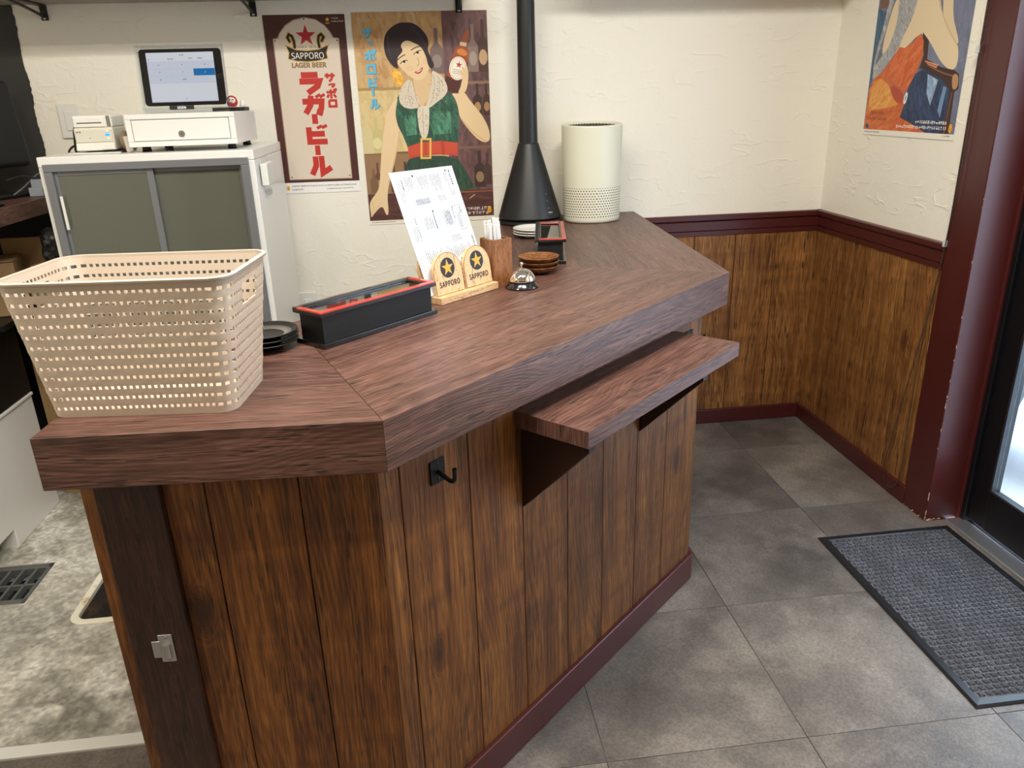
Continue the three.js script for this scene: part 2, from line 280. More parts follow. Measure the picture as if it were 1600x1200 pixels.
function slab(poly, y0, y1, axis, ou, ov, bevel = 0.0008) {   // extruded plan polygon, grain along axis
  const s = new THREE.Shape(poly.map(([x, z]) => new THREE.Vector2(x, -z)));
  const g = new THREE.ExtrudeGeometry(s, { depth: y1 - y0 - 2 * bevel, bevelEnabled: bevel > 0, bevelSize: bevel, bevelThickness: bevel, bevelOffset: -bevel, bevelSegments: 1 });
  g.rotateX(-Math.PI / 2); g.translate(0, y0 + bevel, 0);
  const p = g.attributes.position, n = g.attributes.normal, uv = new Float32Array(p.count * 2);
  for (let i = 0; i < p.count; i++) {
    const x = p.getX(i), y = p.getY(i), z = p.getZ(i), nx = n.getX(i), ny = n.getY(i), nz = n.getZ(i);
    if (Math.abs(ny) > 0.6) { uv[2 * i] = x * axis[0] + z * axis[1] + ou; uv[2 * i + 1] = -x * axis[1] + z * axis[0] + ov; }
    else { uv[2 * i] = x * nz - z * nx + ou; uv[2 * i + 1] = y + ov + 0.3; }
  }
  g.setAttribute('uv', new THREE.BufferAttribute(uv, 2)); return g;
}
{
  const W = 0.58, fr = ring(0), bk = ring(W), gap = 0.0003;
  const o = [-1.45, 0, 1.25], t = thing('countertop', 'thick dark brown wood grain countertop with mitred angled segments', 'countertop', [o[0], HL, o[2]]);
  const add = (poly, axis, ou, ov) => part('countertop_segment', slab(poly, HL, H, axis, ou, ov).translate(-o[0], -HL, -o[2]), mTop, t);
  const sh = (p, v, k) => [p[0] + v[0] * k, p[1] + v[1] * k];
  add([A, sh(B, DX, -gap), sh(bk[1], DX, -gap), bk[0]], [0.998, 0.058], 0.2, 0.31);
  add([sh(B, DX, gap), sh(C, DX, -gap), sh(bk[2], DX, -gap), sh(bk[1], DX, gap)], DX, 0.7, 0.1);
  add([sh(C, [0, -1], gap), D, [D[0] - W, D[1]], sh(bk[2], [0, -1], gap)], [0.056, -0.998], 0.35, 0.43);
}
{
  const o = [-1.45, 0, 1.25], t = thing('counter_base', 'plank clad angled counter base with maroon baseboard and dark corner post', 'counter', o);
  const P0 = ring(0.058), inner = ring(0.068), back = ring(0.53);
  // carcass behind the planks
  const car = [[inner[0][0] + 0.04, inner[0][1] + 0.001], inner[1], inner[2], [inner[3][0], 0.004], [back[3][0], 0.004], back[2], back[1], [back[0][0] + 0.04, back[0][1]]];
  part('carcass', slab(car, 0.002, HL - 0.0005, [1, 0], 0, 0, 0).translate(-o[0], 0, -o[2]), std({ color: '#1c0f09', roughness: 0.8 }), t);
  const plankAt = (p, q, h0, h1, turn, th = 0.010, name = 'plank', mat = mPanel) => {
    const L = Math.hypot(q[0] - p[0], q[1] - p[1]) - 0.0015, nx = Math.sin(turn), nz = Math.cos(turn);
    return part(name, grainUV(rb(L, h1 - h0, th, 0.0024), 'y', rnd() * 4, rnd() * 4), mat, t, [(p[0] + q[0]) / 2 - nx * th / 2 - o[0], (h0 + h1) / 2, (p[1] + q[1]) / 2 - nz * th / 2 - o[2]], [0, turn, 0]);
  };
  const lin = (p, q, k) => [p[0] + (q[0] - p[0]) * k, p[1] + (q[1] - p[1]) * k];
  // long front
  const fs = (P0[1][0] - B[0]) * DX[0] + (P0[1][1] - B[1]) * DX[1], es = (P0[2][0] - B[0]) * DX[0] + (P0[2][1] - B[1]) * DX[1];
  const S = [fs, 0.072, 0.241, 0.396, 0.555, 0.702, 0.860, 1.012, es];
  for (let i = 0; i < 8; i++) plankAt(SN(S[i], -0.058), SN(S[i + 1], -0.058), 0.002, HL - 0.001, TH);
  // left front
  const tA = Math.atan2(-(P0[1][1] - P0[0][1]), P0[1][0] - P0[0][0]);
  const atX = (x) => lin(P0[0], P0[1], (x - P0[0][0]) / (P0[1][0] - P0[0][0]));
  const X = [-2.109, -2.042, -1.893, P0[1][0]];
  for (let i = 0; i < 3; i++) plankAt(atX(X[i]), atX(X[i + 1]), 0.002, HL - 0.001, tA);
  // end towards the entrance wall, and kitchen end
  const tC = Math.atan2(-(P0[3][1] - P0[2][1]), P0[3][0] - P0[2][0]);
  for (let i = 0; i < 7; i++) plankAt(lin(P0[2], P0[3], i / 7), lin(P0[2], P0[3], (i + 1) / 7), 0.002, HL - 0.001, tC);
  plankAt([-2.229, 1.42], [-2.229, 1.913], 0.002, HL - 0.001, -Math.PI / 2, 0.012, 'end_panel');
  // corner post with its wood edge strip
  const post = std({ map: postWood.map, bumpMap: postWood.bump, bumpScale: 0.0003, roughness: 0.45 });
  part('corner_post', grainUV(rb(0.1, HL - 0.004, 0.03, 0.0025), 'y', 0.3, 0.2), post, t, [-2.158 - o[0], HL / 2, 1.919 - o[2]], [0, tA, 0]);
  part('edge_strip', grainUV(rb(0.022, HL - 0.004, 0.022, 0.002), 'y', 1.1, 0.2), mPanel, t, [-2.2195 - o[0], HL / 2, 1.9125 - o[2]], [0, tA, 0]);
  // strike plate on the post
  const sp = part('strike_plate', rb(0.024, 0.056, 0.002, 0.0008), mSteel, t, [-2.149 - o[0], 0.542, 1.936 - o[2]], [0, tA, 0]);
  part('strike_tongue', rb(0.014, 0.034, 0.003, 0.001), mSteel, sp, [-0.017, -0.001, 0.0005]);
  const bolt = new THREE.CylinderGeometry(0.006, 0.006, 0.028, 16, 1); part('roller', bolt, mSteel, sp, [0.001, -0.004, 0.002]);
  for (const y of [0.022, -0.022]) part('screw', new THREE.SphereGeometry(0.003, 10, 6).scale(1, 1, 0.4), mAlu, sp, [0.001, y, 0.001]);
  // baseboards
  const q0 = ring(0.046);
  const bb = (p, q, turn) => { const L = Math.hypot(q[0] - p[0], q[1] - p[1]); part('baseboard', rb(L, 0.086, 0.012, 0.003), mMaroon, t, [(p[0] + q[0]) / 2 - Math.sin(turn) * 0.006 - o[0], 0.044, (p[1] + q[1]) / 2 - Math.cos(turn) * 0.006 - o[2]], [0, turn, 0]); };
  bb(q0[1], q0[2], TH); bb(lin(q0[0], q0[1], 0.32), q0[1], tA); bb(q0[2], q0[3], tC);
}
// ---- narrow bag shelf on the counter front
{
  const c = SN(0.704, -0.058), t = thing('bag_shelf', 'narrow dark brown shelf on two triangular brackets below the countertop edge', 'shelf', [c[0], 0.612, c[1]], TH);
  const L = 0.655, Dp = 0.175;
  part('shelf_board', grainUV(rb(L, 0.035, Dp, 0.0012), 'x', 0.5, 0.77), mTop, t, [0, 0.2055, Dp / 2]);
  const dark = std({ color: '#24120d', roughness: 0.4 });
  for (const x of [-0.298, 0.172]) {
    const s = new THREE.Shape([[0, 0], [0, 0.188], [0.163, 0.188], [0.163, 0.17]].map(([a, b]) => new THREE.Vector2(a, b)));
    const g = new THREE.ExtrudeGeometry(s, { depth: 0.02, bevelEnabled: true, bevelSize: 0.0008, bevelThickness: 0.0008, bevelOffset: -0.0008, bevelSegments: 1 }); g.rotateY(-Math.PI / 2);
    part('bracket', g, dark, t, [x + 0.01, 0, 0.0005]);
  }
}
// ---- coat hooks on the counter front
function hook(s, label) {
  const c = SN(s, -0.058), t = thing('coat_hook', label, 'hook', [c[0], 0.772, c[1]], TH, 'black hooks on the counter front');
  part('plate', rb(0.036, 0.045, 0.004, 0.001), mBlackMetal, t, [0, 0.0225, 0.002]);
  part('hook_arm', tube([[0, 0.022, 0.003], [0, 0.017, 0.02], [0, 0.013, 0.034], [0, 0.016, 0.042], [0, 0.026, 0.045], [0, 0.04, 0.045]], 0.0042, 24, 10), mBlackMetal, t);
  for (const y of [0.008, 0.037]) part('screw', new THREE.SphereGeometry(0.003, 10, 6).scale(1, 1, 0.5), mBlack, t, [0, y, 0.004]);
}
hook(0.158, 'black square-plate coat hook below the mitred counter corner');
hook(1.11, 'black coat hook half hidden behind the bag shelf end');

// ---------------------------------------------------------------- posters and printed sheets
function canvas(w, h) { const c = document.createElement('canvas'); c.width = w; c.height = h; return [c, c.getContext('2d')]; }
function canvasTex(c) { const t = new THREE.CanvasTexture(c); t.colorSpace = THREE.SRGBColorSpace; t.anisotropy = 8; return t; }
const KANA = {   // strokes in a unit box
  sa: [[0, .34, 1, .34], [.27, .08, .27, .66], [.73, .05, .73, .5, .62, .8, .4, 1]],
  tsu: [[.08, .3, .2, .62], [.42, .2, .52, .55], [.9, .18, .82, .65, .45, .98]],
  po: [[0, .34, .96, .34], [.46, .05, .46, 1], [.22, .55, .05, .9], [.72, .55, .95, .9], [.86, .02, .98, .08, .92, .2, .82, .12, .86, .02]],
  ro: [[.08, .1, .92, .1, .92, .92, .08, .92, .08, .1]],
  bi: [[.1, .1, .1, .92, .98, .92], [.1, .48, .88, .48], [.62, .02, .68, .18], [.86, 0, .92, .16]],
  bar: [[.5, .02, .5, .98]],
  ru: [[.3, .02, .3, .5, .08, .98], [.58, .0, .58, .9, 1, .62]],
  ra: [[.1, .08, .9, .08], [0, .4, .95, .4, .85, .65, .35, 1]],
  ga: [[0, .36, .9, .36, .86, .7, .78, .96, .62, .9], [.42, .05, .36, .55, .1, 1], [.72, 0, .78, .14], [.92, 0, .98, .14]],
};
function kana(g, ch, x0, y0, x1, y1, lw) {
  g.lineWidth = lw; g.lineCap = 'butt'; g.lineJoin = 'miter';
  for (const s of KANA[ch]) { g.beginPath(); for (let i = 0; i < s.length; i += 2) { const x = x0 + (x1 - x0) * s[i], y = y0 + (y1 - y0) * s[i + 1]; i ? g.lineTo(x, y) : g.moveTo(x, y); } g.stroke(); }
}
function glyph(g, x, y, s) {   // small print that is too fine to read in the photograph
  const n = 3 + (rnd() * 3 | 0); g.beginPath();
  for (let i = 0; i < n; i++) { if (rnd() < 0.55) { const yy = y + s * (0.1 + 0.8 * rnd()); g.moveTo(x + s * 0.08, yy); g.lineTo(x + s * 0.9, yy); } else { const xx = x + s * (0.15 + 0.7 * rnd()); g.moveTo(xx, y + s * 0.05); g.lineTo(xx - s * 0.12 * rnd(), y + s * 0.95); } }
  g.stroke();
}
function line(g, x, y, n, s, lw, vertical) { g.lineWidth = lw; for (let i = 0; i < n; i++) glyph(g, vertical ? x : x + i * s * 1.06, vertical ? y + i * s * 1.06 : y, s); }
function star(g, x, y, r, fill) { g.fillStyle = fill; g.beginPath(); for (let i = 0; i < 10; i++) { const a = -Math.PI / 2 + i * Math.PI / 5, q = i % 2 ? r * 0.4 : r; g.lineTo(x + q * Math.cos(a), y + q * Math.sin(a)); } g.closePath(); g.fill(); }
function painter(g, W, Hh) {
  const X = (v) => v / 1000 * W, Y = (v) => v / 1000 * Hh;
  const blob = (pts, fill, smooth = true, stroke, lw) => {
    const n = pts.length / 2, P = (i) => [X(pts[2 * ((i + n) % n)]), Y(pts[2 * ((i + n) % n) + 1])];
    g.beginPath();
    if (smooth) { const a = P(0), b = P(n - 1); g.moveTo((a[0] + b[0]) / 2, (a[1] + b[1]) / 2); for (let i = 0; i < n; i++) { const p = P(i), q = P(i + 1); g.quadraticCurveTo(p[0], p[1], (p[0] + q[0]) / 2, (p[1] + q[1]) / 2); } } else for (let i = 0; i < n; i++) g.lineTo(...P(i));
    g.closePath(); if (fill) { g.fillStyle = fill; g.fill(); } if (stroke) { g.strokeStyle = stroke; g.lineWidth = lw; g.stroke(); }
  };
  const curve = (pts, col, lw) => { g.strokeStyle = col; g.lineWidth = lw; g.lineCap = 'round'; g.beginPath(); g.moveTo(X(pts[0]), Y(pts[1])); if (pts.length === 6) g.quadraticCurveTo(X(pts[2]), Y(pts[3]), X(pts[4]), Y(pts[5])); else for (let i = 2; i < pts.length; i += 2) g.lineTo(X(pts[i]), Y(pts[i + 1])); g.stroke(); };
  const oval = (x, y, rx, ry, fill, rot = 0) => { g.fillStyle = fill; g.beginPath(); g.ellipse(X(x), Y(y), X(rx), Y(ry), rot, 0, 6.2832); g.fill(); };
  const rect = (x, y, w, h, fill) => { g.fillStyle = fill; g.fillRect(X(x), Y(y), X(w), Y(h)); };
  // loose brush strokes clipped to a shape
  const strokes = (pts, cols, n, len, lw, ang) => { g.save(); g.beginPath(); for (let i = 0; i < pts.length; i += 2) g.lineTo(X(pts[i]), Y(pts[i + 1])); g.closePath(); g.clip(); const xs = pts.filter((_, i) => i % 2 === 0), ys = pts.filter((_, i) => i % 2); const x0 = Math.min(...xs), x1 = Math.max(...xs), y0 = Math.min(...ys), y1 = Math.max(...ys); g.lineCap = 'round'; for (let i = 0; i < n; i++) { const x = X(x0 + (x1 - x0) * rnd()), y = Y(y0 + (y1 - y0) * rnd()), a = ang + (rnd() - 0.5) * 0.9, l = len * (0.4 + rnd()); g.strokeStyle = cols[rnd() * cols.length | 0]; g.globalAlpha = 0.45; g.lineWidth = lw * (0.7 + 1.2 * rnd()); g.beginPath(); g.moveTo(x, y); g.lineTo(x + Math.cos(a) * l, y + Math.sin(a) * l); g.stroke(); } g.restore(); };
  return { X, Y, blob, curve, oval, rect, strokes };
}
function bottleShape(pt, x, y, w, h, col, lab) { pt.blob([x - w * .14, y, x + w * .14, y, x + w * .14, y + h * .32, x + w * .5, y + h * .45, x + w * .5, y + h, x - w * .5, y + h, x - w * .5, y + h * .45, x - w * .14, y + h * .32], col, false); if (lab) pt.oval(x, y + h * .72, w * .36, h * .15, lab); }
function handIcon(g, x, y, r) { g.fillStyle = '#e8a21e'; g.beginPath(); g.ellipse(x, y + r * .25, r * .75, r * .95, 0, 0, 6.2832); g.fill(); for (let i = -1; i <= 1; i++) { g.beginPath(); g.ellipse(x + i * r * .42, y - r * .5, r * .22, r * .65, 0, 0, 6.2832); g.fill(); } g.fillStyle = '#b9770c'; g.beginPath(); g.arc(x, y + r * .3, r * .3, 0, 6.2832); g.fill(); }
// tall lager poster
function posterLager() {
  const W = 840, Hh = 1809, [c, g] = canvas(W, Hh), pt = painter(g, W, Hh), { X, Y } = pt;
  g.fillStyle = '#4a231c'; g.fillRect(0, 0, W, Hh);
  for (let i = 0; i < 420; i++) { g.strokeStyle = ['#5f3026', '#38180f', '#6d3b2e', '#2c120c'][i % 4]; g.globalAlpha = 0.35; g.lineWidth = 1 + 4 * rnd(); const x = rnd() * W, y = rnd() * Hh; g.beginPath(); g.moveTo(x, y); g.bezierCurveTo(x + 8 * (rnd() - .5), y + 120, x + 12 * (rnd() - .5), y + 240, x + 6 * (rnd() - .5), y + 340); g.stroke(); } g.globalAlpha = 1;
  const pl = [98, 126, 158, 121, 170, 108, 191, 93, 263, 56, 369, 28, 505, 15, 642, 27, 742, 57, 800, 90, 822, 108, 836, 123, 903, 128, 905, 921, 94, 918];
  pt.blob(pl, '#cfbda9', false, '#a58d77', 7); g.save(); g.translate(X(500), Y(500)); g.scale(.972, .988); g.translate(-X(500), -Y(500)); pt.blob(pl, '#d9cab8', false); g.restore();
  for (const [x, y] of [[118, 137], [881, 139], [125, 904], [877, 904], [500, 23]]) pt.oval(x, y, 9, 4.2, '#4a3126');
  g.save(); star(g, X(502), Y(112), X(128), '#b3262b'); g.restore();
  for (const h of [[351, 172, 349, 140, 330, 113, 296, 104, 276, 120, 296, 140], [655, 172, 648, 140, 660, 114, 691, 105, 718, 120, 690, 140]]) { pt.curve(h, '#c9a14a', 42); pt.curve(h, '#17120e', 24); }
  const bn = [244, 161, 365, 186, 502, 191, 642, 185, 770, 162, 736, 205, 745, 235, 606, 248, 490, 251, 360, 247, 257, 234, 273, 200];
  pt.blob(bn, '#17120e', false, '#c9a14a', 9);
  g.textAlign = 'center'; g.textBaseline = 'middle';
  const txt = (s, x, y, px, fill, font, wide, stroke) => { g.save(); g.translate(X(x), Y(y)); g.font = px + 'px ' + font; const w = g.measureText(s).width; g.scale(X(wide) / w, 1); if (stroke) { g.lineWidth = stroke[1]; g.strokeStyle = stroke[0]; g.strokeText(s, 0, 0); } g.fillStyle = fill; g.fillText(s, 0, 0); g.restore(); };
  txt('SINCE 1876', 498, 171, 30, '#4a3a26', 'bold serif', 240);
  txt('SAPPORO', 500, 219, 84, '#efe6d8', 'bold serif', 410);
  txt('LAGER BEER', 502, 269, 62, '#b48a35', 'bold serif', 430, ['#3a2a16', 6]);
  g.strokeStyle = '#bd2d24';
  for (const [ch, a, b, d, e] of [['ra', 361, 315, 623, 423], ['ga', 370, 432, 639, 538], ['bi', 385, 605, 640, 708], ['ru', 372, 783, 651, 895]]) kana(g, ch, X(a), Y(b), X(d), Y(e), X(72));
  kana(g, 'bar', X(468), Y(540), X(539), Y(598), X(72)); kana(g, 'bar', X(463), Y(720), X(531), Y(779), X(66));
  for (const [ch, a, b, d, e] of [['sa', 681, 312, 809, 361], ['tsu', 721, 366, 801, 394], ['po', 685, 402, 807, 457], ['ro', 700, 463, 802, 504]]) kana(g, ch, X(a), Y(b), X(d), Y(e), X(30));
  star(g, X(785), Y(28), X(30), '#e3b53f'); g.strokeStyle = '#e9dccb'; line(g, X(835), Y(17), 4, X(20), 2.4); line(g, X(835), Y(33), 7, X(20), 2.4); g.fillStyle = '#e3b53f'; g.fillRect(X(758), Y(45), X(52), Y(4));
  pt.rect(0, 936, 1000, 64, '#f0ede8'); handIcon(g, X(60), Y(968), X(26)); g.strokeStyle = '#4c4640'; line(g, X(105), Y(953), 40, X(20), 2); line(g, X(105), Y(973), 7, X(20), 2); line(g, X(560), Y(975), 24, X(14), 1.6);
  return canvasTex(c);
}
// portrait beer poster: a generic figure in a green dress
function posterGreen() {
  const W = 1100, Hh = 1701, [c, g] = canvas(W, Hh), pt = painter(g, W, Hh), { X, Y } = pt;
  g.fillStyle = '#c5a271'; g.fillRect(0, 0, W, Hh);
  pt.rect(0, 0, 1000, 175, '#bb8d58'); pt.rect(0, 345, 400, 350, '#d9bf86'); pt.rect(0, 640, 420, 350, '#94714f');
  pt.strokes([0, 0, 660, 0, 660, 350, 0, 350], ['#c79a63', '#b08050', '#d3b07c', '#c9aa7c'], 500, 90, 26, 1.4);
  pt.strokes([0, 345, 420, 345, 420, 640, 0, 640], ['#e0c98f', '#cdb47a', '#d6be88', '#c9b080'], 300, 70, 22, 1.5);
  pt.rect(0, 336, 420, 12, '#a88a58'); pt.rect(0, 640, 420, 10, '#7a5b3c');
  for (const [x, y, w, h, cc, l] of [[110, 470, 95, 175, '#cbbb7d', '#ddd09a'], [40, 440, 80, 205, '#d3c492', null], [215, 430, 70, 200, '#cbb788', null], [95, 690, 60, 150, '#6d4330', '#a58a66'], [220, 700, 60, 140, '#5e4032', '#9c7c5a'], [310, 690, 60, 150, '#4c3228', '#8b6a4a'], [60, 720, 60, 120, '#7a5a42', null]]) bottleShape(pt, x, y, w, h, cc, l);
  pt.rect(660, 0, 340, 860, '#6a4a48'); pt.strokes([660, 0, 1000, 0, 1000, 860, 660, 860], ['#7a5856', '#5a3c3c', '#6f5352', '#4c3434'], 420, 110, 20, 1.57);
  pt.rect(760, 318, 240, 14, '#8d6c58'); pt.rect(720, 625, 280, 14, '#7b5a48');
  for (const [x, y, w, h, cc, l] of [[962, 40, 90, 236, '#4f332c', '#c3a27c'], [885, 60, 80, 215, '#8a736c', '#a7968a'], [610, 75, 100, 205, '#75605a', '#93807a'], [905, 330, 70, 150, '#3c2825', '#b08a5a'], [975, 330, 60, 150, '#43291f', '#a77f58'], [900, 650, 90, 180, '#3f2b27', '#8f7858'], [960, 660, 60, 160, '#4b332c', null]]) bottleShape(pt, x, y, w, h, cc, l);
  pt.rect(0, 845, 1000, 140, '#53302c'); pt.strokes([0, 845, 1000, 845, 1000, 985, 0, 985], ['#613a34', '#482623', '#6b4238'], 160, 120, 14, 0.05); pt.rect(700, 850, 300, 5, '#a05a3a');
  // figure
  const skin = '#e6c89c', skin2 = '#d6b184', ink = '#3a2620';
  pt.blob([348, 674, 439, 664, 726, 671, 810, 774, 874, 853, 260, 845, 295, 741, 322, 699], '#2a4436', true); pt.strokes([348, 674, 726, 671, 860, 845, 270, 840], ['#35553f', '#203528', '#3d6048'], 160, 90, 12, 1.5);
  const dress = [305, 371, 273, 400, 265, 434, 267, 454, 272, 504, 309, 559, 337, 611, 346, 635, 452, 625, 603, 620, 732, 630, 754, 514, 752, 454, 741, 409, 692, 365, 652, 381, 518, 439, 434, 438, 336, 427];
  pt.blob(dress, '#2c5743', false); pt.strokes(dress, ['#37684f', '#234736', '#417a5c', '#1d3a2c'], 260, 70, 14, 1.3);
  pt.strokes([330, 470, 420, 465, 425, 560, 340, 565], ['#4f8a6b', '#5f9a7c', '#3f7458'], 90, 46, 12, 1.4); pt.strokes([545, 450, 690, 450, 690, 560, 545, 565], ['#4f8a6b', '#5f9a7c', '#3f7458'], 130, 50, 13, 1.4);
  pt.blob([301, 373, 247, 412, 208, 446, 200, 461, 173, 524, 142, 615, 119, 708, 105, 779, 87, 827, 20, 873, 5, 902, 11, 936, 11, 966, 37, 942, 108, 900, 128, 950, 146, 955, 154, 926, 151, 862, 176, 786, 234, 688, 275, 595, 289, 540, 270, 490, 267, 449], skin); pt.curve([176, 786, 250, 660, 287, 545], skin2, 10);
  pt.curve([20, 880, 60, 905, 12, 955], skin2, 5); pt.curve([45, 930, 70, 905, 95, 890], skin2, 4);
  pt.blob([415, 290, 543, 262, 562, 291, 549, 350, 523, 396, 470, 435, 439, 390, 426, 347], '#dcbb8e');
  pt.blob([702, 369, 759, 375, 809, 367, 835, 398, 930, 474, 944, 490, 979, 532, 997, 589, 967, 614, 899, 600, 813, 538, 757, 482, 754, 445, 735, 400], skin); pt.curve([770, 490, 860, 575, 965, 606], skin2, 10);
  const bot = [842, 86, 865, 90, 847, 133, 836, 157, 853, 178, 843, 220, 817, 270, 759, 366, 716, 371, 668, 354, 649, 330, 683, 276, 723, 209, 748, 172, 784, 152, 803, 132, 823, 100];
  pt.blob(bot, '#9c4a20', false); pt.blob([674, 288, 722, 306, 789, 311, 759, 366, 716, 371, 668, 354, 649, 330], '#4e2018', false); pt.blob([760, 175, 800, 165, 845, 185, 838, 205, 770, 195], '#d0803a'); pt.blob([792, 138, 844, 143, 836, 161, 786, 154], '#d9c2a0', false);
  g.save(); g.translate(X(765), Y(258)); g.rotate(0.2); for (const [r, f] of [[1, '#f0e7d2'], [.9, '#b8a888'], [.86, '#f0e7d2'], [.68, '#c7b998'], [.65, '#f2ead8']]) { g.fillStyle = f; g.beginPath(); g.ellipse(0, 0, X(66) * r, Y(54) * r, 0, 0, 6.2832); g.fill(); } star(g, X(4), Y(-17), X(26), '#b8302a'); g.strokeStyle = '#8c8478'; g.lineWidth = 4; for (const q of [8, 16, 24]) { g.beginPath(); g.moveTo(X(-34), Y(q)); g.lineTo(X(26), Y(q)); g.stroke(); } g.restore();
  pt.blob([751, 375, 779, 345, 796, 307, 790, 290, 771, 270, 778, 262, 800, 272, 790, 255, 798, 248, 822, 262, 815, 244, 830, 238, 843, 262, 843, 312, 815, 376], skin); pt.curve([798, 250, 815, 268, 826, 285], skin2, 4); pt.curve([778, 264, 800, 280, 815, 298], skin2, 4);
  pt.blob([380, 300, 342, 325, 318, 345, 299, 388, 316, 422, 363, 438, 434, 438, 461, 416, 440, 382, 417, 339, 413, 309], '#d8cab4'); pt.blob([561, 261, 606, 274, 653, 296, 686, 352, 651, 386, 592, 410, 525, 441, 498, 430, 540, 371, 564, 307], '#d8cab4'); pt.blob([435, 425, 520, 426, 530, 441, 517, 532, 497, 580, 452, 582, 434, 507], '#dccfba');
  for (const [x0, y0, x1, y1, n] of [[320, 330, 440, 430, 26], [530, 280, 660, 410, 32], [440, 440, 515, 570, 24]]) for (let i = 0; i < n; i++) pt.oval(x0 + (x1 - x0) * rnd(), y0 + (y1 - y0) * rnd(), 4, 2.6, '#9d9682');
  for (const cv of [[400, 310, 350, 370, 400, 430], [570, 280, 600, 340, 540, 420], [610, 290, 640, 350, 580, 400], [420, 330, 430, 400, 455, 430], [480, 440, 470, 500, 475, 570]]) pt.curve(cv, '#b6a78f', 5);
  const belt = [341, 618, 446, 599, 604, 595, 735, 607, 730, 672, 598, 660, 522, 662, 439, 665, 348, 676]; pt.blob(belt, '#c94c33', false); pt.blob([604, 595, 627, 595, 630, 664, 605, 664], '#b23f2a', false); pt.curve([352, 668, 520, 652, 728, 664], '#a93a26', 5);
  pt.blob([453, 583, 523, 585, 513, 676, 443, 675], null, false, '#e6b65a', 17); pt.curve([483, 600, 480, 630, 478, 660], '#8e2f20', 5);
  pt.blob([401, 119, 454, 137, 507, 157, 538, 190, 553, 223, 544, 261, 516, 292, 476, 308, 435, 305, 382, 281, 337, 251, 306, 224, 308, 203, 338, 187, 361, 167, 339, 150, 359, 130], skin);
  pt.blob([328, 51, 382, 46, 450, 50, 502, 73, 546, 108, 557, 141, 543, 170, 561, 199, 579, 224, 588, 241, 565, 261, 539, 240, 530, 198, 493, 152, 440, 137, 400, 125, 362, 132, 342, 152, 361, 170, 338, 187, 316, 199, 309, 228, 319, 253, 289, 248, 257, 227, 227, 194, 218, 148, 229, 108, 263, 76], '#2b1c20'); pt.curve([260, 100, 240, 150, 270, 205], '#4a343a', 6); pt.curve([420, 70, 500, 100, 530, 150], '#443036', 6);
  pt.curve([310, 216, 337, 197, 372, 190], ink, 7); pt.curve([421, 170, 452, 157, 490, 154], ink, 7);
  pt.blob([336, 230, 362, 214, 384, 217, 366, 230], '#f4e8d8'); pt.blob([440, 190, 467, 174, 492, 174, 470, 189], '#f4e8d8'); pt.oval(362, 221, 11, 6, '#2a1c1a'); pt.oval(467, 181, 11, 6, '#2a1c1a'); pt.curve([334, 230, 355, 213, 386, 216], ink, 6); pt.curve([438, 190, 460, 174, 494, 172], ink, 6);
  pt.curve([463, 205, 482, 236, 457, 241], '#b88a66', 5); pt.blob([428, 269, 452, 266, 467, 263, 502, 243, 495, 264, 465, 281], '#b2322f'); pt.blob([442, 270, 470, 264, 494, 252, 481, 265, 461, 271], '#f2e6da'); pt.oval(400, 250, 34, 14, 'rgba(214,140,110,0.16)'); pt.oval(520, 222, 20, 16, 'rgba(214,140,110,0.14)');
  pt.blob([267, 256, 289, 248, 328, 270, 352, 300, 342, 325, 320, 335, 286, 324, 268, 302, 258, 273], '#eaa838'); pt.strokes([267, 256, 328, 265, 350, 310, 320, 330, 270, 300], ['#f5cf6a', '#d98820', '#f0b94a'], 60, 26, 12, 1.1);
  g.strokeStyle = '#6a6a58'; const ks = [['sa', 66, 66, 134, 109], ['tsu', 95, 120, 138, 146], ['po', 72, 163, 152, 213], ['ro', 80, 228, 144, 270], ['bi', 82, 287, 148, 331], ['bar', 81, 338, 138, 374], ['ru', 80, 387, 153, 432]];
  for (const [k, a, b, d, e] of ks) { g.strokeStyle = '#5b7f86'; kana(g, k, X(a) + 4, Y(b) + 3, X(d) + 4, Y(e) + 3, k === 'tsu' ? 10 : 22); g.strokeStyle = '#63b6d8'; kana(g, k, X(a), Y(b), X(d), Y(e), k === 'tsu' ? 9 : 18); }
  g.strokeStyle = '#f2ece4'; line(g, X(520), Y(930), 16, X(27), 3); line(g, X(560), Y(953), 14, X(27), 3); handIcon(g, X(965), Y(948), X(22));
  g.strokeStyle = '#cdb49a'; g.lineWidth = 5; g.strokeRect(X(268), Y(850), X(60), Y(55)); pt.curve([810, 885, 850, 868], '#d8c3a8', 6);
  pt.rect(0, 979, 1000, 21, '#e9e2d2'); g.strokeStyle = '#7a6c58'; line(g, X(15), Y(985), 20, X(9), 1.4); star(g, X(930), Y(988), X(7), '#d8a32c');
  return canvasTex(c);
}
